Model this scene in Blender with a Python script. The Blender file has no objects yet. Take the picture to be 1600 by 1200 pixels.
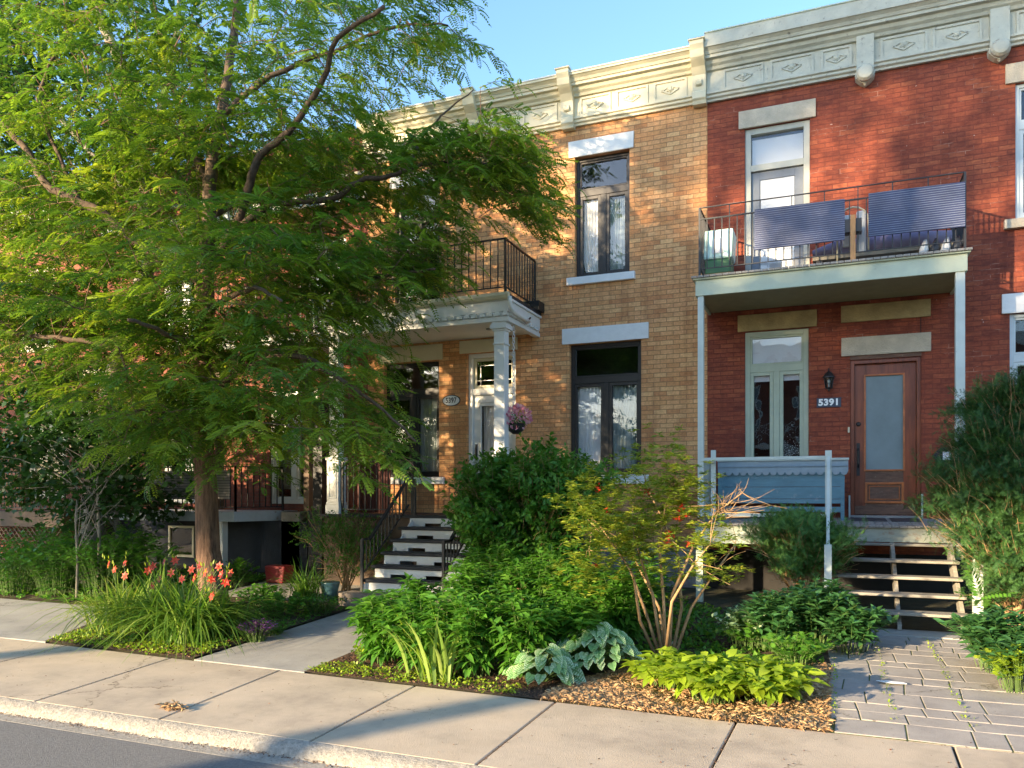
import bpy, math, random
import numpy as np
from mathutils import Vector
R=random.Random(7); NR=np.random.default_rng(11)
rad=math.radians
scene=bpy.context.scene; COL=scene.collection
# ---------------- camera, sky, sun, exposure ----------------
CZ=1.8
cam=bpy.data.objects.new('camera',bpy.data.cameras.new('camera')); COL.objects.link(cam)
cam.location=(0,0,CZ); cam.rotation_euler=(rad(90),0,rad(22.25))
cam.data.sensor_fit='HORIZONTAL'; cam.data.sensor_width=36; cam.data.lens=36*1222/1600
cam.data.shift_y=172/1600; cam.data.clip_end=2000; cam.data.clip_start=.05
scene.camera=cam
SUN_DIR=Vector((.60,1.0,-.25)).normalized()      # direction the light travels
SUN_EL=math.asin(-SUN_DIR.z); SUN_ROT=math.atan2(-SUN_DIR.x,-SUN_DIR.y)
w=bpy.data.worlds.new('World'); scene.world=w; w.use_nodes=True
nt=w.node_tree; bg=nt.nodes['Background']; sk=nt.nodes.new('ShaderNodeTexSky')
sk.sky_type='NISHITA'; sk.sun_disc=False; sk.sun_elevation=SUN_EL; sk.sun_rotation=SUN_ROT
sk.air_density=1.0; sk.dust_density=.6; sk.ozone_density=3.0; sk.altitude=50
nt.links.new(sk.outputs[0],bg.inputs[0]); bg.inputs[1].default_value=.15
sl=bpy.data.lights.new('sun','SUN'); sl.energy=4.3; sl.angle=rad(.8); sl.color=(1,.78,.50)
so=bpy.data.objects.new('sun',sl); COL.objects.link(so); so.location=(-10,-20,20)
so.rotation_euler=SUN_DIR.to_track_quat('-Z','Y').to_euler()
scene.view_settings.view_transform='Standard'; scene.view_settings.look='None'
scene.view_settings.exposure=2.0; scene.view_settings.gamma=1
# ---------------- survey helpers: camera model used to measure the photo ----------------
F=1222; S_=math.sin(rad(22.25)); C_=math.cos(rad(22.25))
def W(px,py,Y=13.0):
    u=(px-800)/F; t=Y/(C_+u*S_); return (t*(-S_+u*C_), CZ+(772-py)/F*t)
def WX(px,Y=13.0): return W(px,0,Y)[0]
def WZ(px,py,Y=13.0): return W(px,py,Y)[1]
def g(Y): return max(0.0,.045*(Y-6.35))
def G(px,py):
    u=(px-800)/F; v=(772-py)/F; z=0
    for i in range(30): t=(z-CZ)/v; Y=t*(C_+u*S_); z=g(Y)
    return (t*(-S_+u*C_),Y)
def P3(px,py,Y): x,z=W(px,py,Y); return (x,Y,z)
# ---------------- scene graph helpers ----------------
def thing(name,label,cat,loc=(0,0,0),group=None):
    o=bpy.data.objects.new(name,None); COL.objects.link(o); o.location=loc; o.empty_display_size=.1
    o['label']=label; o['category']=cat
    if group: o['group']=group
    return o
def tag(o,label,cat,group=None,kind=None):
    if label: o['label']=label
    if cat: o['category']=cat
    if group: o['group']=group
    if kind: o['kind']=kind
    return o
def struct(o): o['kind']='structure'; return o
def worldloc(o):
    v=Vector((0,0,0))
    while o is not None: v+=o.location; o=o.parent
    return v
def link(name,me,parent,mats):
    o=bpy.data.objects.new(name,me); COL.objects.link(o)
    for m in (mats if isinstance(mats,(list,tuple)) else [mats]): me.materials.append(m)
    if parent is not None:
        off=worldloc(parent); o.parent=parent
        if off.length>0: me.transform(__import__('mathutils').Matrix.Translation(-off))
    return o
def copy_tree(o,parent=None,delta=None):
    c=o.copy(); COL.objects.link(c); c.parent=parent
    if delta is not None: c.location=o.location+Vector(delta)
    for ch in o.children: copy_tree(ch,c)
    return c
class MB:
    def __init__(s): s.v=[]; s.f=[]; s.mi=[]; s.m=0
    def add(s,vs,fs):
        n=len(s.v); s.v+= [tuple(p) for p in vs]; s.f+=[tuple(n+i for i in q) for q in fs]; s.mi+=[s.m]*len(fs); return s
    def box(s,x0,x1,y0,y1,z0,z1):
        if x0>x1:x0,x1=x1,x0
        if y0>y1:y0,y1=y1,y0
        if z0>z1:z0,z1=z1,z0
        return s.add([(x0,y0,z0),(x1,y0,z0),(x1,y1,z0),(x0,y1,z0),(x0,y0,z1),(x1,y0,z1),(x1,y1,z1),(x0,y1,z1)],
          [(0,3,2,1),(4,5,6,7),(0,1,5,4),(1,2,6,5),(2,3,7,6),(3,0,4,7)])
    def prism(s,pts,ax,a,b):
        # pts 2D polygon (ccw), ax 'x' -> pts=(y,z); 'y' -> (x,z); 'z' -> (x,y)
        n=len(pts)
        def mk(p,t): return {'x':(t,p[0],p[1]),'y':(p[0],t,p[1]),'z':(p[0],p[1],t)}[ax]
        vs=[mk(p,a) for p in pts]+[mk(p,b) for p in pts]
        fs=[tuple(range(n-1,-1,-1)),tuple(range(n,2*n))]+[(i,(i+1)%n,n+(i+1)%n,n+i) for i in range(n)]
        return s.add(vs,fs)
    def bar(s,a,b,w,d=None,up=(0,0,1)):
        a=Vector(a);b=Vector(b);d=d or w;t=(b-a).normalized();u=Vector(up)
        if abs(t.dot(u))>.99:u=Vector((0,1,0))
        x=t.cross(u).normalized()*w/2; y=x.cross(t).normalized()*d/2
        vs=[a-x-y,a+x-y,a+x+y,a-x+y,b-x-y,b+x-y,b+x+y,b-x+y]
        return s.add(vs,[(0,3,2,1),(4,5,6,7),(0,1,5,4),(1,2,6,5),(2,3,7,6),(3,0,4,7)])
    def tube(s,pts,rs,n=6,cap=True):
        pts=[Vector(p) for p in pts]
        if not isinstance(rs,(list,tuple)): rs=[rs]*len(pts)
        base=len(s.v); prev=None
        for i,p in enumerate(pts):
            t=(pts[min(i+1,len(pts)-1)]-pts[max(i-1,0)]).normalized()
            if prev is None:
                prev=t.orthogonal().normalized()
            x=(prev-t*prev.dot(t))
            x=x.normalized() if x.length>1e-6 else t.orthogonal().normalized()
            prev=x; y=t.cross(x)
            for k in range(n):
                a=2*math.pi*k/n; s.v.append(tuple(p+(x*math.cos(a)+y*math.sin(a))*rs[i]))
        fs=[]
        for i in range(len(pts)-1):
            for k in range(n):
                a=base+i*n+k;b=base+i*n+(k+1)%n; fs.append((a,b,b+n,a+n))
        if cap: fs.append(tuple(base+k for k in range(n-1,-1,-1))); fs.append(tuple(base+(len(pts)-1)*n+k for k in range(n)))
        s.f+=fs; s.mi+=[s.m]*len(fs); return s
    def lathe(s,c,prof,n=16,ax=(0,0,1)):
        q=Vector((0,0,1)).rotation_difference(Vector(ax)); c=Vector(c); base=len(s.v)
        for r,z in prof:
            for k in range(n):
                a=2*math.pi*k/n; s.v.append(tuple(c+q@Vector((r*math.cos(a),r*math.sin(a),z))))
        fs=[]
        for i in range(len(prof)-1):
            for k in range(n):
                a=base+i*n+k;b=base+i*n+(k+1)%n; fs.append((a,b,b+n,a+n))
        fs.append(tuple(base+k for k in range(n-1,-1,-1))); fs.append(tuple(base+(len(prof)-1)*n+k for k in range(n)))
        s.f+=fs; s.mi+=[s.m]*len(fs); return s
    def build(s,name,mat,parent=None,smooth=False,bevel=0,kind=None,label=None):
        me=bpy.data.meshes.new(name); me.from_pydata(s.v,[],s.f); me.validate()
        if smooth: me.polygons.foreach_set('use_smooth',[True]*len(me.polygons))
        if max(s.mi,default=0)>0 and len(me.polygons)==len(s.mi): me.polygons.foreach_set('material_index',s.mi)
        o=link(name,me,parent,mat)
        if bevel:
            b=o.modifiers.new('bevel','BEVEL'); b.width=bevel; b.segments=2; b.limit_method='ANGLE'; b.angle_limit=rad(40)
        if kind:o['kind']=kind
        if label:o['label']=label
        return o
# ---------------- materials ----------------
def newmat(name):
    m=bpy.data.materials.new(name); m.use_nodes=True; n=m.node_tree; return m,n,n.nodes['Principled BSDF']
def N(n,t,**k):
    x=n.nodes.new('ShaderNode'+t)
    for a,b in k.items(): setattr(x,a,b)
    return x
def ramp(n,src,stops):
    r=N(n,'ValToRGB'); e=r.color_ramp.elements
    while len(e)<len(stops): e.new(.5)
    for el,(p,c) in zip(e,stops): el.position=p; el.color=(*c,1)
    n.links.new(src,r.inputs[0]); return r
def geo(n): return N(n,'NewGeometry').outputs['Position']
def noise(n,scale,detail=4,rough=.55,vec=None,stretch=None):
    x=N(n,'TexNoise'); x.inputs['Scale'].default_value=scale; x.inputs['Detail'].default_value=detail; x.inputs['Roughness'].default_value=rough
    v=vec or geo(n)
    if stretch:
        m=N(n,'Mapping'); m.inputs['Scale'].default_value=stretch; n.links.new(v,m.inputs[0]); v=m.outputs[0]
    n.links.new(v,x.inputs['Vector']); return x
def bump(n,p,src,dist,strength=1):
    b=N(n,'Bump'); b.inputs['Distance'].default_value=dist; b.inputs['Strength'].default_value=strength
    n.links.new(src,b.inputs['Height']); n.links.new(b.outputs[0],p.inputs['Normal']); return b
def mix(n,fac,a,b,mode='MIX'):
    m=N(n,'Mix',data_type='RGBA',blend_type=mode)
    for i,v in ((0,fac),(6,a),(7,b)):
        if isinstance(v,(int,float)): m.inputs[i].default_value=v
        elif isinstance(v,tuple): m.inputs[i].default_value=(*v,1)
        else: n.links.new(v,m.inputs[i])
    return m.outputs[2]
def plain(name,col,rough=.6,metal=0,var=.12,scale=6,bumpd=0,bscale=60,stretch=None,spec=.5,dirt=None):
    m,n,p=newmat(name); ns=noise(n,scale,5,.6,stretch=stretch)
    lo=tuple(c*(1-var) for c in col); hi=tuple(min(1,c*(1+var)) for c in col)
    r=ramp(n,ns.outputs[0],[(.3,lo),(.7,hi)]); c=r.outputs[0]
    if dirt:
        d=noise(n,dirt[1],6,.7); dr=ramp(n,d.outputs[0],[(dirt[2],(0,0,0)),(min(1,dirt[2]+.12),(1,1,1))]); c=mix(n,dr.outputs[0],c,dirt[0])
    n.links.new(c,p.inputs['Base Color']); p.inputs['Roughness'].default_value=rough; p.inputs['Metallic'].default_value=metal
    p.inputs['Specular IOR Level'].default_value=spec
    if bumpd: b=noise(n,bscale,4); bump(n,p,b.outputs[0],bumpd)
    return m
def brickmat(name,c1,c2,cm,bw,bh,mort,dark,spots=None,bias=0,bd=.006,repoint=None):
    m,n,p=newmat(name)
    sx=N(n,'SeparateXYZ'); n.links.new(geo(n),sx.inputs[0])
    ad=N(n,'Math',operation='ADD'); n.links.new(sx.outputs[0],ad.inputs[0]); n.links.new(sx.outputs[1],ad.inputs[1])
    cb=N(n,'CombineXYZ'); n.links.new(ad.outputs[0],cb.inputs[0]); n.links.new(sx.outputs[2],cb.inputs[1])
    # slight waviness so that courses are not ruled lines
    wn=noise(n,3,2,vec=cb.outputs[0]); va=N(n,'VectorMath',operation='MULTIPLY_ADD'); n.links.new(wn.outputs['Color'],va.inputs[0]); va.inputs[1].default_value=(.012,.010,0); n.links.new(cb.outputs[0],va.inputs[2])
    b=N(n,'TexBrick',offset=.5); n.links.new(va.outputs[0],b.inputs['Vector'])
    b.inputs['Color1'].default_value=(0,0,0,1); b.inputs['Color2'].default_value=(1,1,1,1); b.inputs['Mortar'].default_value=(.5,.5,.5,1)
    b.inputs['Scale'].default_value=1; b.inputs['Mortar Size'].default_value=mort; b.inputs['Mortar Smooth'].default_value=.25
    b.inputs['Bias'].default_value=bias; b.inputs['Brick Width'].default_value=bw; b.inputs['Row Height'].default_value=bh
    r=ramp(n,b.outputs['Color'],[(0,c1[0]),(.35,c1[1]),(.7,c2[0]),(1,c2[1])])
    f=noise(n,26,6,.7,vec=cb.outputs[0]); fr=ramp(n,f.outputs[0],[(.3,(.72,.70,.68)),(.75,(1.2,1.2,1.2))])
    c=mix(n,1.0,r.outputs[0],fr.outputs[0],'MULTIPLY')
    L=noise(n,.9,5,.65,vec=cb.outputs[0],stretch=(1,1.8,1)); lr=ramp(n,L.outputs[0],[(.35,dark),(.62,(1,1,1))]); c=mix(n,1.0,c,lr.outputs[0],'MULTIPLY')
    if repoint:
        rp=noise(n,1.7,4,.7,vec=cb.outputs[0],stretch=(1,2.2,1)); rr_=ramp(n,rp.outputs[0],[(.56,cm),(.66,repoint)]); cm=rr_.outputs[0]
        b2=N(n,'TexNoise'); b2.inputs['Scale'].default_value=14; b2.inputs['Detail'].default_value=5; mp=N(n,'Mapping'); mp.inputs['Scale'].default_value=(.5,1.8,1); n.links.new(cb.outputs[0],mp.inputs[0]); n.links.new(mp.outputs[0],b2.inputs['Vector'])
        r2=ramp(n,b2.outputs[0],[(.32,(.74,.68,.68)),(.5,(1,1,1)),(.72,(1.18,1.28,1.25))]); c=mix(n,1.0,c,r2.outputs[0],'MULTIPLY')
    vs=noise(n,3.5,4,.6,vec=cb.outputs[0],stretch=(1.6,.16,1)); vr=ramp(n,vs.outputs[0],[(.36,(.80,.77,.75)),(.50,(1,1,1)),(.7,(1.05,1.05,1.05))]); c=mix(n,1.0,c,vr.outputs[0],'MULTIPLY')
    c=mix(n,b.outputs['Fac'],c,cm)
    if spots:
        s1=noise(n,8.5,3,.6,vec=cb.outputs[0]); sr=ramp(n,s1.outputs[0],[(spots[1],(0,0,0)),(spots[1]+.015,(1,1,1))]); c=mix(n,sr.outputs[0],c,spots[0])
    n.links.new(c,p.inputs['Base Color']); p.inputs['Roughness'].default_value=.85
    mu=N(n,'Math',operation='MULTIPLY'); n.links.new(b.outputs['Fac'],mu.inputs[0]); mu.inputs[1].default_value=-1
    a2=N(n,'Math',operation='MULTIPLY_ADD'); n.links.new(f.outputs[0],a2.inputs[0]); a2.inputs[1].default_value=.5; n.links.new(mu.outputs[0],a2.inputs[2])
    bump(n,p,a2.outputs[0],bd); return m
M={}
M['ybrick']=brickmat('tan_brick',((.64,.29,.115),(.72,.37,.15)),((.76,.40,.175),(.83,.49,.22)),(.34,.17,.08),.218,.0765,.0048,(.86,.78,.72),bd=.004)
M['rbrick']=brickmat('painted_red_brick',((.25,.055,.026),(.35,.078,.032)),((.31,.068,.030),(.42,.11,.045)),(.20,.045,.028),.21,.073,.005,(.66,.60,.66),spots=((.50,.36,.30),.725),bd=.010,repoint=(.46,.22,.15))
M['rbrick2']=brickmat('weathered_red_brick',((.26,.07,.04),(.32,.09,.05)),((.28,.08,.045),(.36,.11,.06)),(.20,.10,.07),.21,.073,.005,(.7,.66,.66))
M['white']=plain('white_paint',(.78,.77,.72),.45,var=.05,scale=3,bumpd=.001,dirt=((.55,.52,.42),7,.66))
M['cream']=plain('cream_paint',(.68,.61,.42),.5,var=.06,scale=3,bumpd=.001,dirt=((.5,.45,.3),6,.68))
M['cornice_old']=plain('peeling_cornice_paint',(.50,.49,.40),.6,var=.12,scale=5,bumpd=.006,bscale=25,dirt=((.17,.15,.12),11,.60))
M['lintelw']=plain('white_painted_stone',(.80,.79,.76),.7,var=.05,scale=8,bumpd=.004,bscale=40)
M['stone']=plain('limestone',(.52,.44,.33),.85,var=.18,scale=5,bumpd=.012,bscale=45)
M['stone2']=plain('stained_limestone',(.40,.29,.13),.85,var=.28,scale=4,bumpd=.008,bscale=40)
M['stonegrey']=plain('grey_foundation_stone',(.28,.27,.27),.85,var=.25,scale=5,bumpd=.012,bscale=30)
M['sage']=plain('sage_green_paint',(.50,.55,.42),.6,var=.10,scale=3,bumpd=.002,dirt=((.36,.36,.26),8,.64))
M['sagegrey']=plain('grey_green_paint',(.55,.60,.55),.6,var=.08,scale=4,bumpd=.001,dirt=((.4,.42,.36),9,.66))
M['deckwood']=plain('weathered_grey_deck',(.30,.28,.25),.8,var=.28,scale=5,bumpd=.004,bscale=60,stretch=(6,1,6),dirt=((.5,.47,.4),12,.62))
M['treadwood']=plain('weathered_stair_board',(.27,.245,.20),.8,var=.25,scale=4,bumpd=.004,bscale=50,stretch=(1,8,8),dirt=((.42,.38,.3),14,.62))
M['peelwood']=plain('peeling_board',(.40,.42,.34),.75,var=.12,scale=4,bumpd=.006,bscale=25,dirt=((.36,.26,.18),9,.54),stretch=(1,1,2))
M['black']=plain('black_iron',(.016,.015,.015),.45,var=.3,scale=20)
M['darkbrown']=plain('dark_brown_frame',(.022,.017,.015),.4,var=.2)
M['blacktread']=plain('black_tread',(.022,.022,.026),.6,var=.3,scale=8,bumpd=.002)
M['greyframe']=plain('grey_painted_frame',(.42,.42,.36),.5,var=.08)
M['bluegrey']=plain('blue_grey_door',(.17,.19,.22),.5,var=.12)
M['oliveframe']=plain('olive_painted_frame',(.42,.46,.34),.5,var=.08,scale=5)
M['palewin']=plain('pale_blue_window_frame',(.55,.60,.60),.5,var=.05)
M['doorwood']=plain('varnished_door_wood',(.21,.05,.016),.38,var=.42,scale=3,bumpd=.001,stretch=(5,5,.7))
M['doorworn']=plain('worn_door_wood',(.14,.07,.042),.7,var=.45,scale=6,bumpd=.002,stretch=(1,5,5),dirt=((.3,.22,.16),16,.6))
M['doorbright']=plain('bright_door_moulding',(.42,.12,.03),.4,var=.3,scale=8)
M['frost']=plain('frosted_glass',(.20,.25,.26),.22,var=.12,scale=2.5)
M['blind']=plain('white_blind',(.72,.74,.76),.6,var=.03)
M['curtain']=plain('white_curtain',(.86,.87,.88),.9,var=.06,scale=5)
M['curtainb']=plain('sheer_curtain',(.34,.40,.40),.9,var=.2,scale=5)
M['dark']=plain('dark_interior_and_shade',(.02,.018,.016),.9,var=.2)
M['bench']=plain('blue_bench_paint',(.12,.25,.31),.55,var=.16,scale=4,bumpd=.001,stretch=(1,3,5),dirt=((.25,.33,.38),9,.6))
M['benchl']=plain('pale_blue_trim_paint',(.27,.34,.38),.55,var=.12,scale=5)
M['mint']=plain('mint_plastic',(.50,.72,.66),.4,var=.04)
M['green']=plain('green_plastic',(.05,.16,.06),.5)
M['lav']=plain('lavender_fabric',(.38,.34,.50),.9,var=.1)
M['timber']=plain('raw_timber',(.42,.23,.10),.8,var=.2,stretch=(5,5,1))
M['steel']=plain('galvanised_metal',(.32,.33,.33),.4,metal=.7)
M['plaque']=plain('slate_blue_plaque',(.045,.055,.085),.5)
M['letter']=plain('white_lettering',(.85,.85,.82),.5,var=.02)
M['ink']=plain('black_lettering',(.015,.015,.015),.5,var=.02)
M['pot']=plain('dark_pot',(.02,.02,.022),.5)
M['pvc']=plain('dark_grey_plastic',(.035,.04,.05),.45,var=.2)
M['hose']=plain('green_hose',(.02,.07,.05),.4)
M['redp']=plain('red_crate_plastic',(.28,.02,.02),.5)
M['cedar']=plain('dark_red_stained_boards',(.10,.025,.018),.7,var=.35,scale=5,stretch=(6,6,1))
M['navywall']=plain('dark_basement_wall_and_shade',(.022,.026,.036),.8,var=.2,bumpd=.004)
M['brownp']=plain('brown_painted_board',(.12,.075,.045),.7,var=.15)
M['stripe']=None
def wavestripe(name,a,b,period,rough=.5):
    m,n,p=newmat(name); sx=N(n,'SeparateXYZ'); n.links.new(geo(n),sx.inputs[0])
    mu=N(n,'Math',operation='MULTIPLY'); n.links.new(sx.outputs[2],mu.inputs[0]); mu.inputs[1].default_value=1/period
    fr=N(n,'Math',operation='FRACT'); n.links.new(mu.outputs[0],fr.inputs[0])
    r=ramp(n,fr.outputs[0],[(0,b),(.16,b),(.2,a),(1,a)]); ns=noise(n,5,4); nr=ramp(n,ns.outputs[0],[(.3,(.8,.8,.8)),(.7,(1.15,1.15,1.15))])
    n.links.new(mix(n,1.0,r.outputs[0],nr.outputs[0],'MULTIPLY'),p.inputs['Base Color']); p.inputs['Roughness'].default_value=rough
    bump(n,p,fr.outputs[0],.004); return m
M['screen']=wavestripe('navy_woven_slats',(.035,.048,.12),(.28,.32,.42),.030)
M['throw']=wavestripe('striped_throw',(.30,.27,.25),(.05,.05,.06),.05,.9)
def glassmat(name,tint=.92,rough=.0,refl=1.5):
    m=bpy.data.materials.new(name); m.use_nodes=True; n=m.node_tree; n.nodes.remove(n.nodes['Principled BSDF'])
    out=n.nodes['Material Output']; t=N(n,'BsdfTransparent'); t.inputs[0].default_value=(tint,tint,tint,1)
    gl=N(n,'BsdfGlossy'); gl.inputs['Roughness'].default_value=rough; gl.inputs[0].default_value=(1,1,1,1)
    fr=N(n,'Fresnel'); fr.inputs[0].default_value=refl; mx=N(n,'MixShader')
    wv=noise(n,2.2,2); b=N(n,'Bump'); b.inputs['Distance'].default_value=.004; n.links.new(wv.outputs[0],b.inputs['Height']); n.links.new(b.outputs[0],gl.inputs['Normal'])
    mm=N(n,'Math',operation='MULTIPLY'); mm.inputs[1].default_value=1.0; n.links.new(fr.outputs[0],mm.inputs[0])
    n.links.new(mm.outputs[0],mx.inputs[0]); n.links.new(t.outputs[0],mx.inputs[1]); n.links.new(gl.outputs[0],mx.inputs[2]); n.links.new(mx.outputs[0],out.inputs[0]); return m
M['glass']=glassmat('window_glass',.95,.0,1.5)
def ground_mat(name,cols,scale,bd,bs,extra=None,rough=.9):
    m,n,p=newmat(name); a=noise(n,scale,8,.7); r=ramp(n,a.outputs[0],cols); c=r.outputs[0]
    if extra: e=noise(n,extra[1],3,.6); er=ramp(n,e.outputs[0],[(extra[2],(0,0,0)),(extra[2]+extra[3],(1,1,1))]); c=mix(n,er.outputs[0],c,extra[0])
    n.links.new(c,p.inputs['Base Color']); p.inputs['Roughness'].default_value=rough; b=noise(n,bs,6,.7); bump(n,p,b.outputs[0],bd); return m
def concrete(name,c,broom=None,spk=.7):
    m,n,p=newmat(name); a=noise(n,1.3,6,.65); r=ramp(n,a.outputs[0],[(.3,tuple(x*.78 for x in c)),(.55,c),(.75,tuple(min(1,x*1.12) for x in c))])
    sp=noise(n,160,2,.5); sr=ramp(n,sp.outputs[0],[(.30,(.62,.6,.58)),(.42,(1,1,1)),(.68,(1,1,1)),(.75,(1.25,1.25,1.25))])
    col=mix(n,spk,r.outputs[0],mix(n,1.0,r.outputs[0],sr.outputs[0],'MULTIPLY'))
    bl=noise(n,.55,5,.75); b3=ramp(n,bl.outputs[0],[(.38,(.80,.80,.82)),(.5,(1,1,1)),(.64,(1.07,1.05,1.02))]); col=mix(n,1.0,col,b3.outputs[0],'MULTIPLY')
    vo=N(n,'TexVoronoi',feature='DISTANCE_TO_EDGE'); vo.inputs['Scale'].default_value=.42; dn=noise(n,2.5,5,.7); va=N(n,'VectorMath',operation='MULTIPLY_ADD'); n.links.new(dn.outputs['Color'],va.inputs[0]); va.inputs[1].default_value=(.5,.5,.5); n.links.new(geo(n),va.inputs[2]); n.links.new(va.outputs[0],vo.inputs['Vector'])
    cr=ramp(n,vo.outputs['Distance'],[(.0,(.35,.32,.28)),(.0022,(.6,.58,.55)),(.0045,(1,1,1))]); mk=noise(n,.35,2); mr=ramp(n,mk.outputs[0],[(.50,(0,0,0)),(.56,(1,1,1))]); col=mix(n,mr.outputs[0],col,mix(n,1.0,col,cr.outputs[0],'MULTIPLY'))
    gm=noise(n,21,2,.4); g2=ramp(n,gm.outputs[0],[(.73,(1,1,1)),(.745,(.55,.53,.5))]); col=mix(n,1.0,col,g2.outputs[0],'MULTIPLY')
    st=noise(n,9,5,.7); s2=ramp(n,st.outputs[0],[(.62,(1,1,1)),(.72,(.72,.68,.62))]); col=mix(n,.8,col,mix(n,1.0,col,s2.outputs[0],'MULTIPLY'))
    n.links.new(col,p.inputs['Base Color']); p.inputs['Roughness'].default_value=.88
    b=noise(n,70,5,.7,stretch=broom); bump(n,p,b.outputs[0],.0035); return m
M['sidewalk']=concrete('pavement_concrete',(.52,.42,.30),(2.2,.35,1))
M['walk']=concrete('walkway_concrete',(.34,.325,.29))
M['kerb']=ground_mat('kerb_concrete',[(.3,(.20,.18,.15)),(.5,(.33,.30,.25)),(.7,(.44,.40,.34))],28,.012,48)
M['asphalt']=ground_mat('asphalt',[(.35,(.13,.125,.12)),(.6,(.20,.195,.185))],45,.01,120)
M['soil']=ground_mat('soil',[(.3,(.030,.018,.010)),(.5,(.075,.045,.025)),(.7,(.14,.09,.05))],22,.03,40)
M['lawn']=ground_mat('yard_earth',[(.3,(.04,.035,.02)),(.6,(.08,.075,.035))],6,.03,30)
M['paver']=concrete('paving_stone',(.33,.30,.265),spk=.6)
M['moss']=ground_mat('joint_moss',[(.3,(.03,.04,.012)),(.6,(.08,.12,.025))],30,.02,50)
def chipmat(name,cols):
    m,n,p=newmat(name); a=N(n,'Attribute'); a.attribute_name='tint'; r=ramp(n,a.outputs['Fac'],cols); n.links.new(r.outputs[0],p.inputs['Base Color']); p.inputs['Roughness'].default_value=.85; return m
M['straw']=chipmat('straw_mulch',[(0,(.28,.15,.065)),(.5,(.46,.27,.12)),(1,(.64,.44,.22))])
M['bark_chip']=chipmat('bark_mulch',[(0,(.035,.016,.009)),(.6,(.13,.055,.028)),(1,(.26,.15,.08))])
def bark(name,a,b,sc=9,d=.02,st=(1,1,.22)):
    m,n,p=newmat(name); x=noise(n,sc,7,.7,stretch=st); r=ramp(n,x.outputs[0],[(.3,a),(.65,b)]); n.links.new(r.outputs[0],p.inputs['Base Color']); p.inputs['Roughness'].default_value=.9; bump(n,p,x.outputs[0],d); return m
M['bark']=bark('brown_ridged_bark',(.06,.032,.02),(.31,.18,.11),17,.07,(1,1,.16))
M['barkgrey']=bark('grey_smooth_bark',(.12,.11,.09),(.30,.27,.22),6,.008,(1,1,.8))
M['barklimb']=bark('dark_limb_bark',(.045,.03,.02),(.15,.10,.065),14,.01,(1,1,.6))
M['twig']=bark('tan_twig_bark',(.22,.12,.05),(.46,.30,.15),20,.004)
M['stem']=plain('green_stem',(.08,.14,.03),.7)
def leaf(name,cols,trans=.4,rough=.45,spec=.4,tc=None):
    m=bpy.data.materials.new(name); m.use_nodes=True; n=m.node_tree; p=n.nodes['Principled BSDF']; out=n.nodes['Material Output']
    a=N(n,'Attribute'); a.attribute_name='tint'; r=ramp(n,a.outputs['Fac'],[(i/(len(cols)-1),c) for i,c in enumerate(cols)])
    n.links.new(r.outputs[0],p.inputs['Base Color']); p.inputs['Roughness'].default_value=rough; p.inputs['Specular IOR Level'].default_value=spec
    t=N(n,'BsdfTranslucent'); c=mix(n,1.0,r.outputs[0],tc or (1.5,1.5,.7),'MULTIPLY'); n.links.new(c,t.inputs[0])
    mx=N(n,'MixShader'); mx.inputs[0].default_value=trans; n.links.new(p.outputs[0],mx.inputs[1]); n.links.new(t.outputs[0],mx.inputs[2]); n.links.new(mx.outputs[0],out.inputs[0]); return m
M['locust']=leaf('locust_leaf',[(.05,.13,.025),(.11,.215,.03),(.22,.32,.035),(.39,.44,.05)],.46)
M['maple']=leaf('maple_leaf',[(.02,.06,.015),(.035,.10,.02),(.06,.15,.03)],.35)
M['shrub']=leaf('shrub_leaf',[(.05,.15,.02),(.09,.24,.03),(.17,.33,.04)],.38)
M['peren']=leaf('perennial_leaf',[(.05,.17,.02),(.10,.26,.03),(.18,.34,.04)],.4)
M['lime']=leaf('lime_leaf',[(.14,.26,.02),(.26,.38,.025),(.38,.46,.04)],.4)
M['azalea']=leaf('azalea_leaf',[(.07,.15,.02),(.17,.25,.03),(.32,.37,.04),(.46,.44,.06),(.42,.24,.06)],.4)
M['peony']=leaf('peony_leaf',[(.035,.12,.035),(.06,.17,.05),(.12,.26,.08)],.25,.3,.6)
M['blade']=leaf('blade_leaf',[(.06,.15,.02),(.12,.24,.03),(.24,.34,.06),(.36,.40,.12)],.35)
M['iris']=leaf('iris_blade',[(.14,.25,.04),(.24,.35,.07),(.36,.44,.12)],.35)
M['conifer']=leaf('conifer_needle',[(.022,.07,.022),(.04,.11,.028),(.07,.17,.035),(.14,.25,.045)],.2,.6)
M['juniper']=leaf('juniper_needle',[(.04,.13,.04),(.08,.20,.05),(.14,.29,.06),(.20,.30,.07)],.2,.6)
M['orange']=leaf('orange_petal',[(.40,.025,.012),(.54,.055,.02),(.60,.12,.045)],.3,tc=(1.3,1.1,1))
M['purple']=leaf('purple_petal',[(.16,.04,.20),(.30,.08,.38)],.3,tc=(1.2,1,1.2))
M['pink']=leaf('pink_petal',[(.55,.16,.25),(.72,.34,.42),(.82,.6,.62)],.3,tc=(1.2,1,1.1))
M['whitep']=leaf('white_petal',[(.7,.7,.62),(.8,.8,.72)],.3,tc=(1,1,1))
def brunnera():
    m=leaf('silver_veined_leaf',[(.20,.38,.14),(.40,.55,.30),(.58,.68,.46)],.2)
    n=m.node_tree; p=n.nodes['Principled BSDF']; a=N(n,'Attribute'); a.attribute_name='vein'
    src=p.inputs['Base Color'].links[0].from_socket; r=ramp(n,a.outputs['Fac'],[(.35,(0,0,0)),(.6,(1,1,1))]); n.links.new(mix(n,r.outputs[0],src,(.10,.24,.08)),p.inputs['Base Color']); return m
M['brun']=brunnera()
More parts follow.
